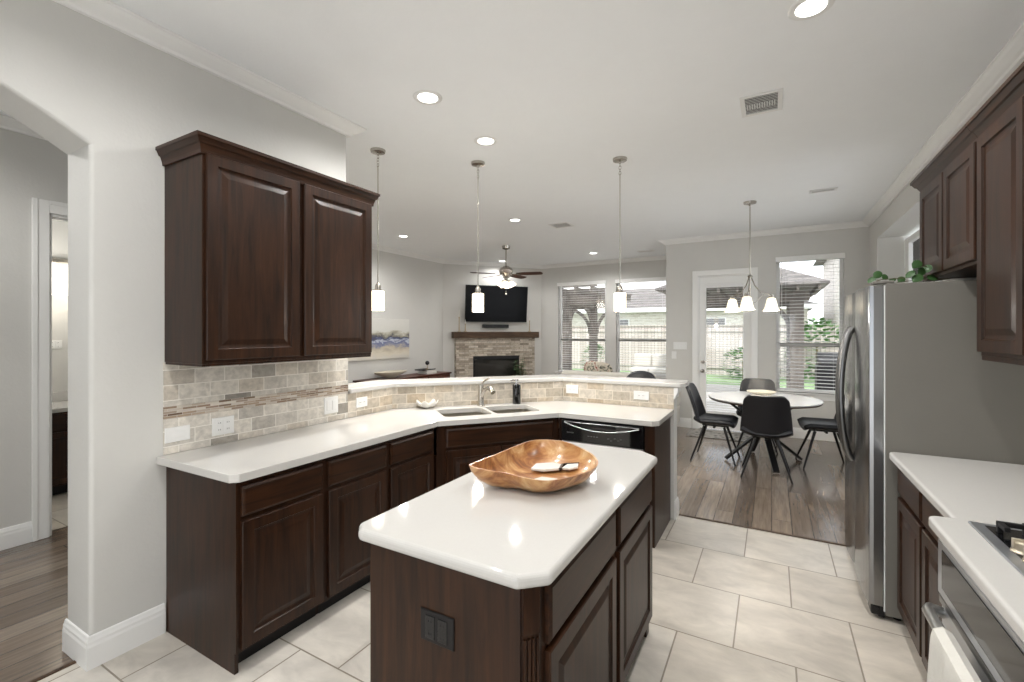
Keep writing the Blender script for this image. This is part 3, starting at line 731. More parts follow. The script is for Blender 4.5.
# ------------------------------------------------------------------ right side
t = thing('base_cabinet', 'dark cherry base cabinet right beside the refrigerator', 'cabinet', (.59, 3.095, 0), -R90)
w1 = .452
obj('body', base_body(w1, .57), 'wood', t); drawer(t, .018, w1 - .014, .712, .848); door(t, .018, w1 - .014, .112, .690)
obj('toe_kick', B().box(0, w1, .070, .0745, 0, .095), 'dark', t)
t = thing('base_cabinet', 'dark cherry base cabinet between the oven and the one by the refrigerator', 'cabinet', (.59, 2.642, 0), -R90)
w1 = .540
obj('body', base_body(w1, .57), 'wood', t); drawer(t, .014, w1 - .012, .712, .848); door(t, .014, w1 - .012, .112, .690)
obj('toe_kick', B().box(0, w1, .070, .0745, 0, .095), 'dark', t)
t = thing('oven_cabinet', 'dark cherry cabinet housing the built-in oven', 'cabinet', (.535, 2.10, 0), -R90)
b = B().box(0, .03, .0, .62, .0, .875); b.box(.03, .87, .60, .62, 0, .875); b.box(.87, .9, 0, .62, 0, .875); b.box(.03, .87, .06, .6, 0, .10)
obj('body', b, 'wood', t, bev=.002)
t = thing('wall_oven', 'stainless built-in oven under the cooktop with a bar handle', 'oven', (.535, 2.065, .12), -R90)
obj('body', B().box(0, .83, .0, .55, 0, .74), 'blackm', t)
obj('door', B().box(.0, .83, -.035, -.001, 0.0, .545), 'ovensteel', t, bev=.004)
obj('door_trim', B().box(.0, .83, -.042, -.036, .520, .548), 'steel_dark', t, bev=.003)
cp = B().box(0.0, .83, -.045, -.001, .552, .735); obj('control_frame', cp, 'ovensteel', t, bev=.004)
obj('control_panel', B().box(.05, .79, -.0475, -.045, .585, .712), 'ovenglass', t, bev=.001)
b = B(); b.tube([(.03, -.036, .495), (.03, -.055, .50), (.036, -.073, .505), (.055, -.082, .505), (.775, -.082, .505), (.794, -.073, .505), (.80, -.055, .50), (.80, -.036, .495)], .017, 14)
obj('handle', b, 'steel', t, smooth=True)
# towel over the oven handle: world handle line x ~ .435, z .60
b = B()
def tw(u, v):
    y = 1.865 - .34 * u; wv = .010 * math.sin(u * 17) + .006 * math.sin(u * 31 + 1)
    L1, Lc, L2 = .30, .075, .42; d_ = v * (L1 + Lc + L2); X0, Z0, rr = .453, .625, .0235
    if d_ < L1: return (X0 + rr - .004, y, Z0 - (L1 - d_))
    if d_ < L1 + Lc: a = (d_ - L1) / Lc * PI; return (X0 + rr * math.cos(a), y, Z0 + rr * math.sin(a))
    q = (d_ - L1 - Lc) / L2; return (X0 - rr - wv * q ** .5 - .012 * q, y + .03 * q * (u - .5) + .03 * q * (1 - u), Z0 - L2 * q)
b.grid(tw, 30, 34)
o = obj('hand_towel', b, 'cloth', smooth=True); d_ = o.modifiers.new('sol', 'SOLIDIFY'); d_.thickness = .006; d_.offset = 0
tag(o, 'white hand towel hanging over the oven handle', 'towel')
# counter right with cooktop bump-out
rp_ = [(RW, 3.118), (.560, 3.118), (.540, 3.098), (.540, 2.11), (.485, 2.105), (.470, 2.09), (.470, 1.16), (.540, 1.14), (.540, -.4), (RW, -.4)]
counter('countertop', rp_, .876, .916, 'white quartz countertop along the right wall holding the gas cooktop', bev=.014)
t = thing('base_cabinet', 'dark cherry base cabinet on the camera side of the oven', 'cabinet', (.59, 1.19, 0), -R90)
w1 = 1.58
obj('body', base_body(w1, .57), 'wood', t)
for k in range(3): drawer(t, .014 + k * .52, .52 + k * .52, .712, .848); door(t, .014 + k * .52, .52 + k * .52, .112, .690)
t = thing('gas_cooktop', 'stainless gas cooktop set into the right counter', 'cooktop', (.566, 1.17, .9165))
obj('tray', B().prism([(0, 0), (.53, 0), (.53, .90), (0, .90)], 0, .008), 'ovensteel', t, bev=.003)
obj('burner_well', B().prism([(.032, .03), (.50, .03), (.50, .87), (.032, .87)], .0085, .0095), 'blackglass', t)
for k, yy in enumerate((.70, .45, .20)):
    g = B(); x0, x1, y0_, y1_ = .105, .49, yy - .14, yy + .135
    for a in ((x0, x1, y0_, y0_ + .014), (x0, x1, y1_ - .014, y1_), (x0, x0 + .014, y0_, y1_), (x1 - .014, x1, y0_, y1_), ((x0 + x1) / 2 - .006, (x0 + x1) / 2 + .006, y0_, y1_)): g.box(a[0], a[1], a[2], a[3], .030, .044)
    for xx in (x0, (x0 + x1) / 2 - .007, x1 - .014):
        for yv in (y0_, y1_ - .014): g.box(xx, xx + .014, yv, yv + .014, .0095, .046)
    for xx in ((x0 * 3 + x1) / 4, (x0 + 3 * x1) / 4):
        g.box(xx - .005, xx + .005, y0_, yy - .03, .030, .044); g.box(xx - .005, xx + .005, yy + .03, y1_, .030, .044); g.box(xx - .10, xx - .03, yy - .005, yy + .005, .030, .044)
    if k == 0: g.box(.045, x0, .815, .829, .030, .044).box(.045, .059, .815, .829, .0095, .030).box(.045, .059, .765, .815, .030, .044)
    obj('grate', g, 'grate', t, bev=.002)
    for xx in ((x0 * 3 + x1) / 4, (x0 + 3 * x1) / 4): obj('burner', B().lathe([(0, .0095), (.045, .0095), (.045, .02), (.032, .024), (.032, .028), (0, .029)], (xx, yy, 0), 20), 'grate', t, smooth=True)
for k in range(5):
    b = B(); yk = .668 - k * .072; b.lathe([(0, .0095), (.030, .0095), (.030, .014), (.024, .018), (.024, .038), (.021, .042), (0, .042)], (.055, yk, 0), 10)
    b.box(.055 - .026, .055 + .026, yk - .006, yk + .006, .02, .048)
    obj('knob', b, 'knob', t, smooth=True, bev=.002)

# refrigerator
t = thing('refrigerator', 'stainless side-by-side refrigerator with grey side and curved bar handles', 'refrigerator', (.530, 3.123, 0), -R90)
FW = .925   # local x runs toward +(-Y): origin at the near side, so mirror: use x from -FW to 0
obj('body', B().box(-FW, 0, .0, .632, .03, 1.81), 'fridge_side', t, bev=.004)
obj('gasket', B().box(-FW + .004, -.002, -.0065, -.0005, .05, 1.80), 'white', t)
def fdoor(x0, x1):
    b_ = B(); n0 = 10; pts_ = [(x0, -.007), (x0, -.05)]
    r = .022
    for k in range(n0 + 1):
        q = k / n0; x = x0 + .004 + (x1 - x0 - .008) * q; e = min(q, 1 - q) * 2
        pts_.append((x, -.070 - .016 * (1 - (1 - e) ** 3)))
    pts_ += [(x1, -.05), (x1, -.007)]
    b_.prism(pts_, .075, 1.80); return b_
obj('door', fdoor(-FW, -.49), 'fridge_steel', t, bev=.003); obj('door', fdoor(-.484, 0), 'fridge_steel', t, bev=.003)
for xx, sgn in ((-.525, -1), (-.449, 1)):
    b = B(); pt = []
    for k in range(25):
        q = k / 24; s_ = math.sin(PI * q); pt.append((xx + sgn * (.040 * s_ - .012), -.084 - .066 * s_ ** .55, .745 + .83 * q))
    b.tube(pt, [.016 + .004 * abs(math.cos(PI * k / 24)) for k in range(25)], 10)
    obj('handle', b, 'steel_dark', t, smooth=True)
obj('kick_grille', B().box(-FW + .01, -.01, -.03, -.001, .012, .070), 'blackm', t, bev=.004)
obj('hinge_cover', B().box(-.10, -.005, -.062, -.02, .02, .073), 'black', t, bev=.01)
obj('top_hinge', B().box(-.09, -.01, -.05, .04, 1.811, 1.826), 'fridge_side', t, bev=.003)
for yy in (.06, .58):
    for xx in (-.85, -.06): obj('foot', B().cyl((xx, yy, 0), (xx, yy, .03), .018, n=10), 'black', t)
# vine on top of the refrigerator
t = thing('trailing_plant', 'leafy green vine lying along the top of the refrigerator', 'plant', (.66, 3.55, 1.811))
obj('pot', B().lathe([(0, 0), (.075, 0), (.085, .045), (.08, .045), (.07, .035), (0, .035)], (.30, .05, 0)), 'ceramic', t, smooth=True)
st = B(); lf = B()
def leaf(bb, p, d, size, droop=.3):
    d = Vector(d).normalized(); side = d.cross(Vector((0, 0, 1))).normalized(); up = side.cross(d).normalized()
    if up.z < 0: up = -up
    rows = [(0, 0.02, 0), (.2, .34, .02), (.5, .5, .03), (.8, .3, .0), (1.0, 0.02, -.08)]
    prev = None
    for q, w_, h_ in rows:
        c_ = Vector(p) + d * q * size + up * (h_ * size - droop * size * q * q * .5)
        l_ = [bb.bm.verts.new(c_ - side * w_ * size + up * .06 * size), bb.bm.verts.new(c_), bb.bm.verts.new(c_ + side * w_ * size + up * .06 * size)]
        if prev:
            for k in range(2): bb.bm.faces.new((prev[k], prev[k + 1], l_[k + 1], l_[k]))
        prev = l_
rnd = random.Random(3)
def round_leaf(bb, c, nrm, r_):
    nrm = Vector(nrm).normalized(); a = nrm.orthogonal().normalized(); b_ = nrm.cross(a); c = Vector(c)
    ring = [bb.bm.verts.new(c + (a * math.cos(q) * (1.25 if abs(q) < .3 else 1.0) + b_ * math.sin(q) * .85) * r_) for q in [2 * PI * k / 12 - PI for k in range(12)]]
    top = [bb.bm.verts.new(c + (a * math.cos(q) + b_ * math.sin(q) * .8) * r_ * .45 + nrm * r_ * .10) for q in [2 * PI * k / 12 - PI for k in range(12)]]
    for k in range(12): j_ = (k + 1) % 12; bb.bm.faces.new((ring[k], ring[j_], top[j_], top[k]))
    bb.bm.faces.new(top)
for pts_ in ([(.3, .05, .05), (.16, -.06, .04), (.02, -.15, .05), (-.10, -.16, .045), (-.15, -.17, .03)], [(.3, .05, .05), (.18, -.05, .10), (.06, -.14, .12)], [(.3, .05, .05), (.12, .0, .05), (-.02, -.1, .03)]): st.tube(pts_, .0022, 5)
for (x, y, z, nx, ny, nz, r_) in ((-.15, -.17, .045, -.3, -.8, .5, .022), (-.12, -.16, .075, .2, -.9, .3, .026), (-.085, -.15, .06, .5, -.7, .4, .022), (-.05, -.14, .04, -.2, -.6, .8, .02), (-.005, -.12, .045, .1, -.8, .5, .022), (.03, -.15, .07, -.4, -.7, .5, .026), (.06, -.14, .125, .2, -.9, .3, .028), (.085, -.12, .085, .5, -.8, .2, .027), (.06, -.15, .045, 0, -.8, .5, .03), (.11, -.1, .10, -.3, -.8, .3, .028), (.14, -.08, .05, .3, -.6, .6, .03), (.2, -.03, .09, 0, -.8, .5, .03), (.26, .0, .07, .3, -.6, .6, .03)): round_leaf(lf, (x, y, z), (nx, ny, nz), r_)
obj('stem', st, 'stem', t); obj('leaves', lf, 'leaf', t, recalc=False)
# upper right cabinets
def upper(label, y_near, w_, z0, ztop, doors, crown_ends, x=.815):
    t = thing('wall_cabinet', label, 'cabinet', (x, y_near, z0), -R90); Hh = ztop - z0
    obj('body', B().box(0, w_, 0, RW - x - .003, 0, Hh), 'wood', t, bev=.002)
    for a, b_ in doors: door(t, a, b_, .018, Hh - .03)
    return t, Hh
CCR = lambda Hh: [(0, Hh - .035), (-.010, Hh - .035), (-.012, Hh - .018), (-.026, Hh + .008), (-.034, Hh + .012), (-.046, Hh + .034), (-.052, Hh + .036), (-.052, Hh + .052), (0, Hh + .052)]
t, Hh = upper('small dark cherry two-door wall cabinet above the refrigerator', 3.725, .905, 1.862, 2.44, [(.016, .442), (.464, .89)], 1)
obj('crown_moulding', sweep([(0, .352), (0, 0), (.905, 0)], CCR(Hh)), 'woodh', t)
obj('top_panel', B().box(0, .905, 0, .352, Hh, Hh + .05), 'wood', t)
t, Hh = upper('tall dark cherry wall cabinet to the right of the refrigerator', 2.818, .93, 1.445, 2.44, [(.016, .448), (.47, .915)], 0)
obj('crown_moulding', sweep([(0, 0), (.93, 0)], CCR(Hh)), 'woodh', t)
obj('top_panel', B().box(0, .93, 0, .352, Hh, Hh + .05), 'wood', t)
obj('light_rail', B().box(0.002, .928, .002, .30, -.02, -.0005), 'wood', t)
tag(obj('tile_backsplash', B().box(RW - .009, RW - .0005, -.4, 3.095, .917, 1.44), 'travertine'), 'travertine tile backsplash on the right wall behind the cooktop', 'backsplash')

# ------------------------------------------------------------------ outlets and switches (local frame: plate faces -Y)
def plate(label, loc, rz, w_=.078, h_=.118, kind='outlet', gangs=1, mats=('white', 'white'), name=None):
    t = thing(name or ('wall_outlet' if kind == 'outlet' else 'light_switch'), label, 'outlet' if kind == 'outlet' else 'switch', loc, rz)
    obj('cover_plate', B().rings(-w_ / 2, w_ / 2, -h_ / 2, h_ / 2, [(0, 0), (0, .003), (.003, .006)]), mats[0], t)
    hor = w_ > h_
    for g_ in range(gangs):
        gx = (g_ - (gangs - 1) / 2) * .046 if not (hor and gangs == 1) else 0
        if hor and gangs == 1: obj('rocker' if kind == 'switch' else 'receptacle', B().rings(-.034, .034, -.017, .017, [(0, .0055), (0, .008), (.002, .009)]), mats[1], t)
        else: obj('rocker' if kind == 'switch' else 'receptacle', B().rings(gx - .017, gx + .017, -.034, .034, [(0, .0055), (0, .008), (.002, .009)]), mats[1], t)
        if kind == 'outlet':
            s = B()
            for sg in (-1, 1):
                cx, cz = (sg * .019, 0) if (hor and gangs == 1) else (gx, sg * .019)
                s.box(cx - .006, cx - .004, -.0096, -.009, cz - .004, cz + .004).box(cx + .004, cx + .006, -.0096, -.009, cz - .004, cz + .004)
            obj('slot', s, 'dark', t)
    return t
xs = LW + .0095
plate('white switch plate at the left end of the tiled backsplash', (xs, 1.237, 1.013), R90, .118, .078, 'switch')
plate('white double outlet plate under the middle of the left wall cabinet', (xs, 1.468, 1.016), R90, .120, .100, 'outlet', 2)
plate('white square switch plate at the right end of the left backsplash', (xs, 2.205, 1.030), R90, .118, .118, 'switch', 2)
plate('small white outlet on the bar backsplash nearest the left wall', (xs, 2.485, 1.015), R90, .11, .076, 'outlet')
plate('white outlet on the bar backsplash right of the soap dispenser', (-1.595, 3.9405, 1.025), 0, .118, .078, 'outlet')
plate('white outlet on the bar backsplash above the dishwasher', (-.965, 3.9405, 1.010), 0, .130, .074, 'outlet')
plate('dark brown outlet on the end panel of the island', (-.868, IY0 - .0065, .665), 0, .125, .094, 'outlet', 2, mats=('dark', 'black'))
plate('white four-gang switch plate on the wall left of the patio door', (-1.305, NY - .0005, 1.325), 0, .21, .118, 'switch', 4)
plate('small white thermostat-size switch below the switch plate by the patio door', (-1.40, NY - .0005, 1.17), 0, .075, .118, 'switch', 1)
plate('white outlet on the bathroom wall seen through the doorway', (-6.449, 1.80, 1.42), R90, .118, .09, 'outlet', 2)

# ------------------------------------------------------------------ ceiling lights, vents
t0 = thing('recessed_light', 'recessed ceiling light above the left of the island', 'ceiling light', (-1.94, 2.32, H), group='recessed ceiling lights')
obj('trim_ring', B().lathe([(.062, -.002), (.068, -.006), (.088, -.006), (.094, -.001), (.094, .0), (.062, .0)], n=32), 'white', t0, smooth=True)
obj('lens', B().lathe([(0, -.004), (.063, -.004), (.063, -.001), (0, -.001)], n=32), 'lens', t0)
CANS = [((.16, 2.557), 'large recessed ceiling light at the top edge of the photo'), ((-1.94, 2.32), 'recessed ceiling light nearest the left wall cabinet'),
        ((-1.98, 3.075), 'recessed ceiling light between the first two pendants'), ((-3.03, 5.44), 'recessed ceiling light beyond the middle pendant'),
        ((-5.08, 5.48), 'recessed ceiling light farthest left over the living room'), ((-2.99, 8.46), 'recessed ceiling light near the living room windows'),
        ((-5.02, 8.45), 'recessed ceiling light right behind the ceiling fan'), ((-1.75, .62), 'recessed ceiling light over the near end of the left counter'),
        ((.16, .62), 'recessed ceiling light over the cooktop side'), ((-.85, -.9), 'recessed ceiling light behind the island'),
        ((-3.85, .25), 'unseen recessed ceiling light added to brighten the hallway beyond the arch')]  # the hallway entry is an unseen light added to brighten the hall
for k, ((x, y), lab) in enumerate(CANS):
    if k == 0: t0.location = (x, y, H); t0['label'] = lab
    elif k < 7: dup(t0, (x, y, H), label=lab)
    else: dup(t0, (x, y, H), label=lab)
    ld = bpy.data.lights.new('recessed_lamp', 'SPOT'); ld.energy = CAN_W * 3 * (.7 if k == 6 else .95 if k == 7 else 1.4 if k < 3 or k > 6 else 1.6); ld.spot_size = math.radians(164); ld.spot_blend = .6; ld.shadow_soft_size = .05; ld.color = (1, .985, .965)
    lo = bpy.data.objects.new('recessed_lamp', ld); C.objects.link(lo); lo.location = (x, y, H - .012)
def vent(label, x, y, w_, d_, n_=7):
    t = thing('ceiling_vent', label, 'vent', (x, y, H), group=None)
    f = B()
    for a in ((-w_ / 2, w_ / 2, -d_ / 2, -d_ / 2 + .028), (-w_ / 2, w_ / 2, d_ / 2 - .028, d_ / 2), (-w_ / 2, -w_ / 2 + .028, -d_ / 2 + .028, d_ / 2 - .028), (w_ / 2 - .028, w_ / 2, -d_ / 2 + .028, d_ / 2 - .028)): f.box(a[0], a[1], a[2], a[3], -.008, -.0005)
    obj('frame', f, 'white', t, bev=.002)
    obj('duct', B().box(-w_ / 2 + .028, w_ / 2 - .028, -d_ / 2 + .028, d_ / 2 - .028, -.0015, -.0006), 'duct', t)
    s = B(); m_ = int((d_ - .06) / .022)
    for k in range(m_): y_ = -d_ / 2 + .036 + k * .022; s.box(-w_ / 2 + .028, w_ / 2 - .028, y_, y_ + .012, -.007, -.0045, rot=Matrix.Rotation(.5, 3, 'X'))
    obj('louver', s, 'white', t); return t
v = vent('white air register on the ceiling above the island', -.06, 3.47, .245, .31)
s = B()
for k in range(12): s.box(-.085 + k * .0145, -.079 + k * .0145, -.03, .04, -.012, -.006)
obj('damper', s, 'white', v)
vent('white air register on the ceiling near the breakfast table', .48, 5.92, .25, .12)
vent('white square air register over the living room beside the fan', -2.60, 6.02, .30, .28)
vent('white narrow air register on the ceiling near the living windows', -2.05, 8.72, .30, .16)

# ------------------------------------------------------------------ pendants, chandelier, fan
def pendant(loc, zb, zt, label):
    t = thing('pendant_light', label, 'pendant light', loc, group='glass pendants over the bar')
    top = H; d0 = -H
    obj('canopy', B().lathe([(0, -.001), (.062, -.001), (.062, -.006), (.058, -.022), (.012, -.030), (.008, -.045), (0, -.045)], n=24), 'nickel', t, smooth=True)
    b = B(); z = -.045
    for k in range(4):
        rr = [(.011 * math.cos(a) if k % 2 else 0, 0 if k % 2 else .011 * math.cos(a), z - .012 + .016 * math.sin(a)) for a in [2 * PI * j / 10 for j in range(11)]]
        b.tube(rr, .002, 5); z -= .024
    obj('chain', b, 'nickel', t)
    obj('rod', B().cyl((0, 0, z + .01), (0, 0, zt - H + .05), .0045, n=8), 'nickel', t)
    obj('socket', B().lathe([(0, .065), (.008, .062), (.012, .05), (.024, .035), (.024, .0), (.040, -.004), (.040, -.010), (0, -.010)], (0, 0, zt - H), 20), 'nickel', t, smooth=True)
    h_ = zt - zb
    obj('glass_shade', B().lathe([(.0, -.011), (.044, -.011), (.052, -.016), (.052, -h_), (.047, -h_), (.047, -.02), (0, -.02)], (0, 0, zt - H), 28), 'frostglass', t, smooth=True)
    return t
p1 = pendant((-2.862, 2.785, H), 1.732, 1.905, 'glass pendant light nearest the left wall cabinet')
PEN = [(-2.862, 2.785), (-2.292, 3.432), (-1.157, 3.966)]
dup(p1, (-2.292, 3.432, H), label='glass pendant light in front of the television')
dup(p1, (-1.157, 3.966, H), label='glass pendant light in front of the living room window')
for x, y in PEN:
    ld = bpy.data.lights.new('pendant_lamp', 'POINT'); ld.energy = PEND_W; ld.shadow_soft_size = .04; ld.color = (1, .95, .87)
    lo = bpy.data.objects.new('pendant_lamp', ld); C.objects.link(lo); lo.location = (x, y, 1.70)
t = thing('chandelier', 'nickel chandelier with bell glass shades above the breakfast table', 'chandelier', (-.221, 6.04, H))
obj('canopy', B().lathe([(0, -.001), (.07, -.001), (.066, -.02), (.02, -.03), (.008, -.05), (0, -.05)], n=24), 'nickel', t, smooth=True)
obj('chain', B().cyl((0, 0, -.05), (0, 0, -.85), .006, n=6), 'nickel', t)
obj('hub', B().lathe([(0, -.845), (.012, -.85), (.03, -.87), (.012, -.89), (.010, -1.16), (.028, -1.19), (.016, -1.22), (.006, -1.25), (0, -1.255)], n=16), 'nickel', t, smooth=True)
for k in range(3):
    a = math.radians(29.5 + (-5, 115, 235)[k]); c_, s_ = math.cos(a), math.sin(a)
    ar = B(); path = [(.012, -.87), (.05, -.97), (.12, -1.06), (.20, -1.075), (.24, -1.09)]
    ar.tube([(r * c_, r * s_, z) for r, z in path], .006, 8)
    ar.tube([(r * c_, r * s_, z) for r, z in [(.01, -1.19), (.07, -1.17), (.13, -1.10), (.20, -1.075)]], .004, 6)
    A = obj('arm', ar, 'nickel', t, smooth=True)
    obj('socket', B().lathe([(0, .0), (.022, 0), (.028, -.03), (.018, -.035), (0, -.035)], (.24 * c_, .24 * s_, -1.085), 16), 'nickel', A, smooth=True)
    obj('glass_shade', B().lathe([(.02, -.0), (.045, -.012), (.053, -.05), (.070, -.12), (.088, -.155), (.084, -.155), (.066, -.118), (.049, -.05), (.041, -.018), (.02, -.006)], (.24 * c_, .24 * s_, -1.118), 24), 'shadeglow', t, smooth=True)
    ld = bpy.data.lights.new('chandelier_lamp', 'POINT'); ld.energy = 15; ld.shadow_soft_size = .03; ld.color = (1, .95, .87)
    lo = bpy.data.objects.new('chandelier_lamp', ld); C.objects.link(lo); lo.location = (-.221 + .24 * c_, 6.04 + .24 * s_, H - 1.22)
t = thing('ceiling_fan', 'ceiling fan with brown blades and lit glass shades in the living room', 'fan', (-4.087, 7.009, H))
obj('canopy', B().lathe([(0, -.001), (.075, -.001), (.065, -.05), (.02, -.065), (0, -.065)], n=20), 'nickel', t, smooth=True)
obj('downrod', B().cyl((0, 0, -.06), (0, 0, -.36), .012, n=10), 'nickel', t)
obj('motor', B().lathe([(0, -.35), (.05, -.36), (.11, -.40), (.125, -.44), (.12, -.48), (.07, -.52), (.06, -.56), (0, -.57)], n=24), 'nickel', t, smooth=True)
for k in range(5):
    a = math.radians(29.5 - 14 + 72 * k); R_ = Matrix.Rotation(a, 4, 'Z') @ Matrix.Rotation(math.radians(-14), 4, 'X')
    b = B().prism([(.19, -.05), (.34, -.066), (.62, -.062), (.655, -.03), (.655, .03), (.62, .062), (.34, .066), (.19, .05)], -.003, .004)
    bmesh.ops.transform(b.bm, matrix=Matrix.Translation((0, 0, -.50)) @ R_, verts=b.bm.verts)
    bl = obj('blade', b, 'bladewood', t)
    b = B().prism([(.10, -.018), (.25, -.03), (.27, 0), (.25, .03), (.10, .018)], -.008, -.0035)
    bmesh.ops.transform(b.bm, matrix=Matrix.Translation((0, 0, -.50)) @ R_, verts=b.bm.verts)
    obj('blade_iron', b, 'nickel', bl)
obj('light_fitter', B().lathe([(0, -.56), (.03, -.565), (.03, -.60), (.07, -.61), (.07, -.64), (.03, -.67), (0, -.675)], n=16), 'nickel', t, smooth=True)
for k in range(4):
    a = math.radians(20 + 90 * k); c_, s_ = math.cos(a), math.sin(a)
    b = B().lathe([(.02, 0), (.04, -.015), (.055, -.06), (.066, -.085), (.06, -.085), (.045, -.05), (.03, -.015), (.02, -.006)], (0, 0, 0), 16)
    bmesh.ops.transform(b.bm, matrix=Matrix.Translation((.08 * c_, .08 * s_, -.635)) @ Matrix.Rotation(a, 4, 'Z') @ Matrix.Rotation(math.radians(-32), 4, 'Y'), verts=b.bm.verts)
    obj('glass_shade', b, 'fanglow', t, smooth=True)
b = B().cyl((0, 0, -.67), (0, 0, -.84), .0015, n=5); b.sphere((0, 0, -.85), .012, 8); obj('pull_chain', b, 'nickel', t)
ld = bpy.data.lights.new('fan_lamp', 'POINT'); ld.energy = 6; ld.shadow_soft_size = .12; ld.color = (1, .95, .88)
lo = bpy.data.objects.new('fan_lamp', ld); C.objects.link(lo); lo.location = (-4.087, 7.009, H - .80)

# ------------------------------------------------------------------ living room
fang = math.atan2(fd.y, fd.x)
def ft(name, label, cat, s, off, z, group=None):
    x, y = FP(s, off); return thing(name, label, cat, (x, y, z), fang, group)
t = ft('fireplace', 'stacked pale stone fireplace with a black glass firebox under the television', 'fireplace', 1.15, 0, 0)
b = B().box(-.90, -.53, -.16, -.002, 0, 1.42); b.box(.53, .90, -.16, -.002, 0, 1.42); b.box(-.53, .53, -.16, -.002, 1.03, 1.42); b.box(-.53, .53, -.16, -.002, 0, .32)
obj('stone_surround', b, 'ledgestone', t)
b = B().box(-.53, .53, -.03, -.002, .32, 1.03)
obj('firebox', b, 'dark', t)
b = B()
for a in ((-.53, -.49, .32, 1.03), (.49, .53, .32, 1.03), (-.49, .49, .96, 1.03), (-.49, .49, .32, .38)): b.box(a[0], a[1], -.15, -.13, a[2], a[3])
obj('metal_frame', b, 'blackm', t, bev=.003)
obj('glass_front', B().box(-.49, .49, -.142, -.138, .38, .96), 'glass', t)
b = B(); b.tube([(-.32, -.08, .42), (.0, -.09, .47), (.3, -.07, .43)], .04, 8).tube([(-.2, -.07, .50), (.25, -.10, .53)], .035, 8)
obj('log', b, 'mantelwood', t)
t = ft('mantel_shelf', 'chunky rustic wood mantel beam above the stone fireplace', 'mantel', 1.16, 0, 1.42)
obj('beam', B().box(-.975, .965, -.24, -.002, .001, .135), 'mantelwood', t, bev=.008)
t = ft('television', 'large flat black television mounted above the mantel', 'television', 1.16, 0, 1.77)
T = Matrix.Rotation(math.radians(-6), 4, 'X')
b = B().box(-.71, .71, -.03, .0, 0, .79); bmesh.ops.transform(b.bm, matrix=Matrix.Translation((0, -.09, 0)) @ T.inverted(), verts=b.bm.verts); obj('bezel', b, 'blackm', t, bev=.004)
b = B().box(-.698, .698, -.033, -.0305, .012, .778); bmesh.ops.transform(b.bm, matrix=Matrix.Translation((0, -.09, 0)) @ T.inverted(), verts=b.bm.verts); obj('screen', b, 'screen', t)
obj('wall_bracket', B().box(-.2, .2, -.085, -.001, .25, .55), 'blackm', t)
t = ft('soundbar', 'short black soundbar under the television', 'soundbar', 1.16, .0, 1.64)
obj('housing', B().box(-.30, .30, -.09, -.001, 0, .075), 'black', t, bev=.01)
obj('grille', B().box(-.28, .28, -.0925, -.0905, .01, .065), 'blackm', t)
for k, (s_, hh, lab) in enumerate(((.325, .47, 'tallest slim candlestick at the left end of the mantel'), (.46, .26, 'shorter slim candlestick second from the left on the mantel'), (1.94, .38, 'slim candlestick at the right end of the mantel'))):
    t = ft('candlestick', lab, 'candlestick', s_, .12, 1.556, 'slim candlesticks on the mantel')
    obj('base', B().lathe([(0, 0), (.04, 0), (.04, .008), (.012, .02), (.009, hh * .6), (.016, hh * .63), (.016, hh * .66), (0, hh * .66)], n=14), 'candle', t, smooth=True)
    obj('candle', B().cyl((0, 0, hh * .66), (0, 0, hh), .009, n=10), 'ceramic', t)
# plant beside the hearth
px_, py_ = FP(1.60, .42)
t = thing('potted_plant', 'bushy green potted plant standing at the right of the firebox', 'plant', (px_, py_, 0))
obj('pot', B().lathe([(0, 0), (.13, 0), (.17, .30), (.16, .30), (.14, .27), (0, .27)], n=20), 'ceramic', t, smooth=True)
st, lf = B(), B()
for k in range(16):
    a = rnd.uniform(0, 2 * PI); r_ = rnd.uniform(.05, .17); hh = rnd.uniform(.6, 1.0)
    top = (r_ * math.cos(a), r_ * math.sin(a), hh); st.tube([(0, 0, .26), (top[0] * .4, top[1] * .4, hh * .6), top], .004, 5)
    for j in range(8):
        q = .45 + .07 * j; p = Vector((0, 0, .26)).lerp(Vector(top), min(1, q)); aa = rnd.uniform(0, 2 * PI)
        leaf(lf, p, (math.cos(aa), math.sin(aa), rnd.uniform(.0, .6)), rnd.uniform(.06, .10))
obj('stem', st, 'stem', t); tag(obj('leaves', lf, 'leaf', t, recalc=False), kind='stuff')
# console table with things on it
t = thing('console_table', 'brown wooden console table against the living room wall under the painting', 'console table', (LX + .001, 6.38, 0), R90)
obj('top', B().box(-1.05, 1.07, -.46, -.012, .715, .745), 'console', t, bev=.004)
obj('body', B().box(-1.02, 1.04, -.44, -.02, .18, .714), 'console', t, bev=.003)
for a, b_ in ((-1.0, -.35), (-.33, .34), (.36, 1.02)): obj('drawer', B().rings(a, b_, .48, .70, DRAWP, -.441), 'console', t)
for xx in (-1.0, .97):
    for yy in (-.42, -.09): obj('leg', B().box(xx, xx + .05, yy, yy + .05, 0, .18), 'console', t)
t = thing('framed_painting', 'unframed seascape canvas in blue, white and sand hanging above the console table', 'painting', (LX, 5.9, 0), R90)
obj('canvas', B().box(-.85, .775, -.035, -.001, 1.065, 1.79), 'art', t, bev=.003)
b = B().lathe([(0, 0), (.10, 0), (.12, .012), (.34, .085), (.36, .11), (.345, .11), (.32, .092), (.11, .025), (0, .02)], n=28, sy=.5)
tag(obj('shallow_bowl', b, 'cream', smooth=True, loc=(-5.83, 5.98, .7455), rz=R90), 'wide shallow cream bowl on the console table', 'bowl')
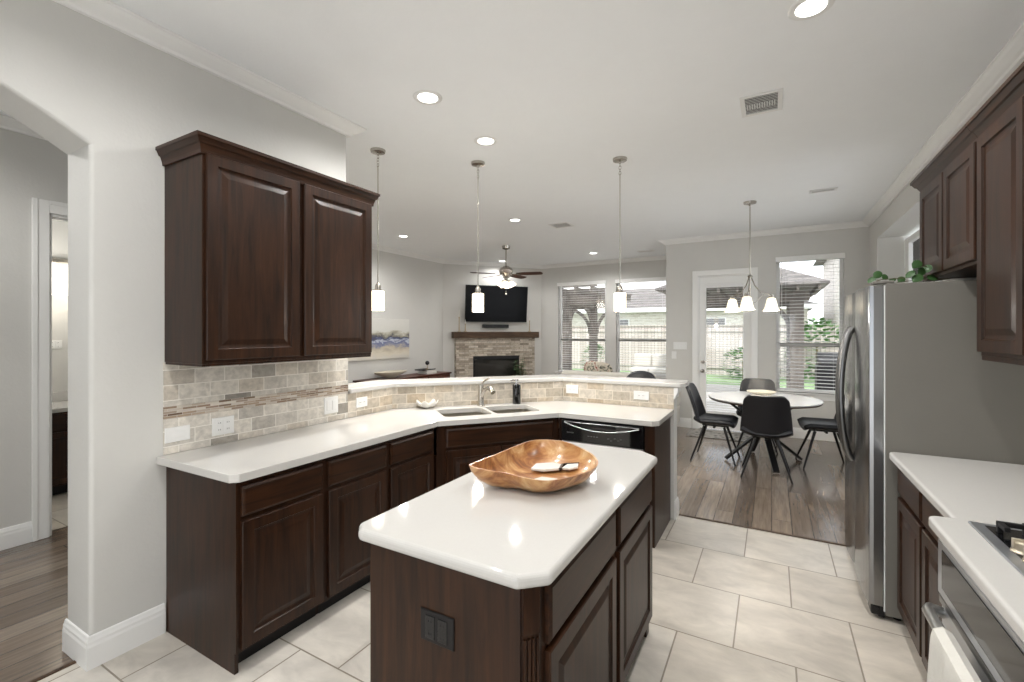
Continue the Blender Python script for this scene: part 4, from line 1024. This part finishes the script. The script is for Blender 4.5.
for k, (w_, d_, z, lab) in enumerate(((.30, .22, .7455, 'lower white book in the stack on the console table'), (.27, .20, .781, 'upper white book in the stack on the console table'))):
    t = thing('book', lab, 'book', (-5.83, 6.97, z), R90 + .04 * k, 'white books on the console table')
    obj('cover', B().box(-w_ / 2, w_ / 2, -d_ / 2, d_ / 2, 0, .003).box(-w_ / 2, w_ / 2, -d_ / 2, d_ / 2, .031, .034).box(-w_ / 2, -w_ / 2 + .003, -d_ / 2, d_ / 2, .003, .031), 'white', t)
    obj('pages', B().box(-w_ / 2 + .004, w_ / 2 - .005, -d_ / 2 + .005, d_ / 2 - .005, .0032, .0308), 'cloth', t)
t = thing('tray', 'thin black tray on top of the stacked white books', 'tray', (-5.83, 6.90, .8165), R90)
obj('dish', B().box(-.19, .19, -.10, .10, 0, .008).box(-.19, .19, -.10, -.095, .008, .02).box(-.19, .19, .095, .10, .008, .02), 'blackm', t)
t = thing('figurine', 'small dark ball ornament on a slim stand on the black tray', 'ornament', (-5.83, 6.96, .8250))
obj('stand', B().lathe([(0, 0), (.035, 0), (.035, .008), (.006, .014), (.005, .09), (0, .09)], n=12), 'candle', t)
obj('ball', B().sphere((0, 0, .125), .042, 12), 'blackm', t, smooth=True)
# sofa, pillow, armchair behind the bar
t = thing('sofa', 'cream sofa in the living room seen just over the bar ledge', 'sofa', (-2.22, 7.25, 0))
def cushion(bb, x0, x1, y0, y1, z0, z1): bb.box(x0, x1, y0, y1, z0, z1)
obj('base', B().box(-.95, .95, -.42, .45, .12, .40), 'sofa', t, bev=.03, seg=3)
obj('seat_cushion', B().box(-.72, -.005, -.24, .46, .405, .55), 'sofa', t, bev=.04, seg=4); obj('seat_cushion', B().box(.005, .72, -.24, .46, .405, .55), 'sofa', t, bev=.04, seg=4)
obj('backrest', B().box(-.74, .74, -.44, -.25, .40, .93), 'sofa', t, bev=.06, seg=5)
for sx in (-1, 1): obj('armrest', B().box(min(sx * .75, sx * .96), max(sx * .75, sx * .96), -.44, .45, .40, .68), 'sofa', t, bev=.05, seg=4)
for xx in (-.88, .83):
    for yy in (-.37, .36): obj('leg', B().box(xx, xx + .05, yy, yy + .05, 0, .12), 'console', t)
def pil(u, v):
    a = 2 * PI * u; b_ = PI * (v - .5); sgn = lambda q, e: math.copysign(abs(q) ** e, q)
    return (.24 * sgn(math.cos(a), .5) * sgn(math.cos(b_), .5), .07 * math.sin(b_) * 1.0, .22 * sgn(math.sin(a), .5) * sgn(math.cos(b_), .5))
o = obj('throw_pillow', B().grid(pil, 40, 14, closed_u=True), 'pillow', smooth=True, loc=(-2.43, 7.10, .865)); o.rotation_euler = (.25, .1, 0)
tag(o, 'patterned throw pillow leaning on the back of the cream sofa', 'pillow')

# ------------------------------------------------------------------ chairs and table
def chair(label, loc, rz, group='black leather shell chairs at the round table'):
    """faces +Y in its local frame"""
    t = thing('dining_chair', label, 'chair', loc, rz, group)
    def seat(u, v):      # u across, v front to back
        x = (u - .5) * 2; y = .24 - .44 * v; e = abs(x)
        wd = .232 * (1 - .04 * v) - .02 * max(0, .1 - v) / .1
        z = .485 + .035 * e ** 3 - .012 * (1 - e * e) - .03 * max(0, .12 - v) / .12 + .05 * max(0, v - .86) / .14 * .6
        return (x * wd, y, z)
    def back(u, v):
        x = (u - .5) * 2; e = abs(x); z = .485 + .415 * v; y = -.185 - .10 * v - .03 * v * v + .055 * e * e * (1 - .3 * v)
        wd = .236 - .040 * v ** 1.2 - .012 * max(0, v - .93) / .07
        z -= .022 * (max(0, e - .78) / .22) ** 2 * max(0, v - .85) / .15
        return (x * wd, y, z)
    for nm, f in (('seat', seat), ('backrest', back)):
        o = obj(nm, B().grid(f, 17, 15), 'leather', t, smooth=True)
        d = o.modifiers.new('sol', 'SOLIDIFY'); d.thickness = .048 if nm == 'seat' else .036; d.offset = -1 if nm == 'seat' else 1
        d2 = o.modifiers.new('bev', 'BEVEL'); d2.width = .016; d2.segments = 3; d2.angle_limit = math.radians(60); d2.limit_method = 'ANGLE'
    obj('underframe', B().box(-.13, .13, -.012, .012, .395, .415).box(-.012, .012, -.15, .15, .395, .415).box(-.10, .10, -.10, .10, .415, .436), 'blackm', t, bev=.003)
    for sx in (-1, 1):
        for sy in (-1, 1):
            obj('leg', B().tube([(sx * .10, sy * .11, .408), (sx * .235, sy * .245, .0)], [.016, .010], 10), 'blackm', t, smooth=True)
    return t
c0 = chair('black shell chair with its back to the camera at the round table', (-.055, 5.71, 0), .02)
dup(c0, (-.60, 6.12, 0), -R90 - .04, 'black shell chair in profile on the left of the round table')
dup(c0, (.53, 6.42, 0), R90 + .12, 'black shell chair partly hidden by the refrigerator at the round table')
dup(c0, (-.17, 6.98, 0), PI, 'black shell chair on the far side of the round table facing the camera')
t = thing('dining_table', 'round pale-topped pedestal table with crossed black legs', 'table', (-.09, 6.30, 0))
obj('tabletop', B().lathe([(0, .735), (.575, .735), (.60, .742), (.605, .752), (.60, .758), (0, .758)], n=64), ['tabletop'], t, smooth=True)
obj('top_edge', B().lathe([(.55, .722), (.585, .722), (.60, .734), (.55, .734)], n=64), 'tableedge', t, smooth=True)
for k, (dx_, dy_) in enumerate(((-.42, -.15), (.42, .25), (.12, -.52), (-.12, .42))):
    d = Vector((dx_, dy_)); 
    p0 = Vector((dx_, dy_, .0)); p1 = Vector((-dx_ * .85, -dy_ * .85, .722)); sd = Vector((-dy_, dx_, 0)).normalized()
    b = B(); off = sd * .02
    ax = (p1 - p0).normalized(); nr = ax.cross(sd).normalized()
    v = []
    for p in (p0 + ax * .02, p1 - ax * .0):
        for a_, c_ in ((-1, -1), (1, -1), (1, 1), (-1, 1)): v.append(b.bm.verts.new(p + off + sd * .032 * a_ + nr * .014 * c_))
    for f in ((0, 1, 2, 3), (7, 6, 5, 4), (0, 4, 5, 1), (1, 5, 6, 2), (2, 6, 7, 3), (3, 7, 4, 0)): b.bm.faces.new([v[i] for i in f])
    for q in b.bm.verts: q.co.z = max(0.004, min(.722, q.co.z))
    obj('leg', b, 'blackm', t, bev=.003)
b = B().lathe([(0, 0), (.06, 0), (.07, .01), (.15, .05), (.165, .065), (.157, .066), (.14, .055), (.06, .02), (0, .018)], n=28)
tag(obj('serving_bowl', b, 'cream', smooth=True, loc=(-.11, 6.42, .7585)), 'wide beige bowl in the middle of the round table', 'bowl')
o = obj('door_mat', B().box(-1.12, -.25, 7.25, 7.83, .0, .009), 'rug', bev=.003); tag(o, 'patterned grey mat on the wood floor in front of the patio door', 'mat')

t = thing('bar_stool', 'dark bar stool with a rounded back just showing over the bar ledge', 'stool', (-1.28, 4.80, 0), PI - .25)
def sb(u, v):
    x = (u - .5) * 2; e = abs(x); top = .30 * math.sqrt(max(0.02, 1 - .75 * e ** 2.6)); return (x * .215, -.17 - .06 * v + .05 * e * e, .80 + top * 1.1 * v)
o = obj('backrest', B().grid(sb, 17, 9), 'leather', t, smooth=True); d = o.modifiers.new('sol', 'SOLIDIFY'); d.thickness = .035; d.offset = 1
obj('seat', B().lathe([(0, .70), (.19, .70), (.21, .73), (.20, .765), (0, .775)], n=28), 'leather', t, smooth=True)
obj('post', B().cyl((0, 0, .03), (0, 0, .70), .025), 'blackm', t, smooth=True)
obj('base_plate', B().lathe([(0, 0), (.20, 0), (.20, .012), (.03, .03), (0, .03)], n=28), 'blackm', t, smooth=True)
obj('back_bracket', B().box(-.10, .10, -.205, -.17, .70, .82), 'blackm', t, bev=.003)

# ------------------------------------------------------------------ bathroom seen through the hall door
t = thing('bathroom_vanity', 'dark wooden bathroom vanity with pale top seen through the doorway', 'vanity', (-5.88, 1.10, 0), R90)
obj('body', B().box(0, 1.1, 0, .56, .09, .79), 'wood', t, bev=.003)
obj('toe_kick', B().box(0, 1.1, .06, .55, 0, .09), 'dark', t)
for a, b_ in ((.02, .36), (.38, .72), (.74, 1.08)): door(t, a, b_, .11, .60); drawer(t, a, b_, .62, .77)
obj('vanity_top', B().box(-.01, 1.11, -.03, .565, .791, .83).box(0, 1.1, .545, .565, .83, .93), 'quartz', t, bev=.005)
t = thing('vanity_light', 'bathroom bar light with white glass shades seen through the doorway', 'wall light', (-6.45, 1.70, 2.29), R90)
obj('wall_bar', B().box(-.35, .35, -.05, -.001, -.02, .02), 'nickel', t, bev=.004)
for xx in (-.25, 0, .25):
    a_ = obj('arm', B().tube([(xx, -.05, 0), (xx, -.10, .0), (xx, -.10, -.04)], .01, 8), 'nickel', t)
    obj('glass_shade', B().lathe([(.03, 0), (.085, -.02), (.10, -.33), (.095, -.33), (.08, -.03), (.03, -.01)], (xx, -.12, -.03), 20), 'bathglow', t, smooth=True)
ld = bpy.data.lights.new('bath_lamp', 'POINT'); ld.energy = 14; ld.shadow_soft_size = .1; ld.color = (1, .97, .92)
lo = bpy.data.objects.new('bath_lamp', ld); C.objects.link(lo); lo.location = (-6.0, 1.4, 2.1)

# ------------------------------------------------------------------ outdoors
o = struct('ground', B().box(-30, 25, 9.7, 60, -.35, -.15), 'grass')
o = struct('ground', B().box(-8.5, 3.5, 9.72, 15.6, -.16, -.08), 'concrete')
t = thing('wooden_fence', 'tall wooden board fence across the back yard', 'fence', (0, 20, -.15))
obj('board_panel', B().box(-22, 20, 0, .03, 0, 1.95), 'fence', t)
obj('top_rail', B().box(-22, 20, -.05, -.001, 1.72, 1.82).box(-22, 20, -.05, -.001, .25, .35), 'fence', t)
obj('cap_rail', B().box(-22, 20, -.06, .09, 1.951, 1.99), 'fence', t)
def brace(t, PZ, x0, y0, dx_, dy_):
    b = B(); pts_ = []
    for k in range(7): a = k / 6 * PI / 2; pts_.append((x0 + dx_ * (1 - math.cos(a)), y0 + dy_ * (1 - math.cos(a)), PZ - .75 + .75 * math.sin(a)))
    b.tube(pts_, .055, 6); obj('brace', b, 'timber', t)
t = thing('wooden_pergola', 'open-raftered grey-brown timber pergola outside the first living room window', 'pergola', (0, 0, -.08))
PZ = 2.34
for x, y in ((-4.73, 11.34), (-4.73, 13.4), (-7.6, 11.34), (-7.6, 13.4)): obj('post', B().box(x - .1, x + .1, y - .1, y + .1, 0, PZ), 'timber', t, bev=.01)
brace(t, PZ, -4.73, 11.45, 0, .75); brace(t, PZ, -4.73, 13.3, 0, -.75); brace(t, PZ, -4.84, 11.34, -.75, 0); brace(t, PZ, -4.84, 13.4, -.75, 0); brace(t, PZ, -4.62, 13.4, .7, 0)
for yy in (11.34, 13.4): obj('long_beam', B().box(-8.1, -3.75, yy - .08, yy + .08, PZ, PZ + .22), 'timber', t, bev=.01)
obj('cross_beam', B().box(-4.81, -4.65, 11.43, 13.31, PZ, PZ + .22), 'timber', t, bev=.01)
x = -8.0
while x < -3.7:
    obj('rafter', B().box(x - .025, x + .025, 10.6, 14.1, PZ + .225, PZ + .40), 'timber', t); x += .42
obj('top_slat', [B().box(-8.1, -3.7, yy, yy + .09, PZ + .405, PZ + .44) for yy in [10.7]][0], 'timber', t)
for yy in (11.5, 12.3, 13.1, 13.9): obj('top_slat', B().box(-8.1, -3.7, yy, yy + .09, PZ + .405, PZ + .44), 'timber', t)
t = thing('garden_gazebo', 'shingle-roofed timber gazebo outside the breakfast window', 'gazebo', (0, 0, -.08))
for x, y in ((.50, 12.45), (-1.95, 12.45), (.50, 14.9), (-1.95, 14.9)): obj('post', B().box(x - .14, x + .14, y - .14, y + .14, 0, PZ), 'timber', t, bev=.01)
brace(t, PZ, .38, 12.45, -.7, 0); brace(t, PZ, .50, 12.57, 0, .7); brace(t, PZ, -1.83, 12.45, .7, 0)
for yy in (12.45, 14.9): obj('long_beam', B().box(-2.2, .75, yy - .08, yy + .08, PZ, PZ + .22), 'timber', t, bev=.01)
for xx in (-1.95, .50): obj('cross_beam', B().box(xx - .08, xx + .08, 12.54, 14.81, PZ, PZ + .22), 'timber', t, bev=.01)
for k in range(9): xx = -2.3 + k * .4; obj('rafter', B().box(xx - .025, xx + .025, 11.85, 15.5, PZ + .225, PZ + .33), 'timber', t)
rb = B(); e = [(-2.55, 11.8), (1.08, 11.8), (1.08, 15.55), (-2.55, 15.55)]; z0 = PZ + .335
lo_ = [rb.bm.verts.new((x, y, z0)) for x, y in e]; up_ = [rb.bm.verts.new((x, y, z0 + .05)) for x, y in e]; r0 = rb.bm.verts.new((-.73, 13.68, z0 + .95))
for a, b_ in ((0, 1), (1, 2), (2, 3), (3, 0)): rb.bm.faces.new((lo_[a], lo_[b_], up_[b_], up_[a])); rb.bm.faces.new((up_[a], up_[b_], r0))
rb.bm.faces.new(lo_); obj('roof', rb, 'shingle', t)
def house(label, loc, w_, d_, h_, rh, wins):
    t = thing('neighbor_house', label, 'house', loc)
    obj('wall', B().box(0, w_, 0, d_, 0, h_), 'housebrick', t)
    b = B(); e = .5; lo2 = [b.bm.verts.new(p) for p in ((-e, -e, h_), (w_ + e, -e, h_), (w_ + e, d_ + e, h_), (-e, d_ + e, h_))]
    ra = b.bm.verts.new((d_ / 2, d_ / 2, h_ + rh)); rb2 = b.bm.verts.new((w_ - d_ / 2, d_ / 2, h_ + rh))
    b.bm.faces.new((lo2[0], lo2[1], rb2, ra)); b.bm.faces.new((lo2[1], lo2[2], rb2)); b.bm.faces.new((lo2[2], lo2[3], ra, rb2)); b.bm.faces.new((lo2[3], lo2[0], ra)); b.bm.faces.new(list(reversed(lo2)))
    obj('roof', b, 'shingle', t)
    obj('fascia', B().box(-e, w_ + e, -e, -e + .03, h_ - .2, h_ + .02), 'trim', t)
    for x0, z0_, ww, hh in wins:
        f = obj('window', B().box(x0 - .06, x0 + ww + .06, -.03, -.001, z0_ - .06, z0_ + hh + .06), 'trim', t)
        obj('pane', B().box(x0, x0 + ww, -.04, -.031, z0_, z0_ + hh), 'steel_dark', f)
house('pale brick single-storey house behind the fence', (-16, 26, -.15), 17.5, 8, 3.0, 1.5, [(3, 1.0, .9, 1.4), (8, 1.0, .9, 1.4), (13, 1.0, .9, 1.4)])
house('pale two-storey house beyond the fence at the right', (2.6, 24, -.15), 12, 8, 5.6, 2.2, [(1.0, 3.3, .9, 1.3), (4.5, 3.3, .9, 1.3), (1.0, .9, .9, 1.3)])
def shrub(label, x, y, r, h_, z=-.15):
    t = thing('garden_shrub', label, 'shrub', (x, y, z)); lf = B()
    st = B().tube([(0, 0, 0), (0, 0, h_ * .6)], .03, 6); obj('stem', st, 'stem', t)
    for k in range(420):
        a = rnd.uniform(0, 2 * PI); q = rnd.uniform(-.95, 1); rr = math.sqrt(1 - q * q) * r * rnd.uniform(.75, 1.05)
        p = Vector((rr * math.cos(a), rr * math.sin(a), h_ / 2 + q * h_ / 2 * .95)); leaf(lf, p, (math.cos(a), math.sin(a), q + .3), .10 * max(.6, r / .6))
    tag(obj('leaves', lf, 'shrub', t, recalc=False), kind='stuff')
shrub('green shrub against the fence outside the first living room window', -6.1, 17.5, .55, 1.2)
shrub('rounded green shrub in front of the fence outside the breakfast window', 1.35, 18.8, .95, 2.15)
shrub('green shrub on the lawn outside the patio door', -.9, 18.6, .7, 1.1)
t = thing('patio_grill', 'dark covered grill standing on the patio outside the breakfast window', 'grill', (1.35, 12.9, -.08))
obj('cabinet', B().box(-.45, .45, -.3, .3, 0, .85), 'blackm', t, bev=.03, seg=3)
b = B(); b.cyl((-.42, 0, .86), (.42, 0, .86), .29, n=20); obj('lid', b, 'blackm', t, smooth=True)
t = thing('patio_sofa', 'pale cushioned outdoor sofa on the patio beyond the second living room window', 'outdoor sofa', (-3.1, 15.1, -.08))
obj('frame', B().box(-.9, .9, -.4, .4, .05, .32), 'blackm', t, bev=.02)
for xx in (-.6, 0, .6):
    obj('back_cushion', B().box(xx - .28, xx + .28, .12, .36, .50, .92), 'sofa', t, bev=.06, seg=4)
    obj('seat_cushion', B().box(xx - .29, xx + .29, -.38, .34, .325, .49), 'sofa', t, bev=.05, seg=4)
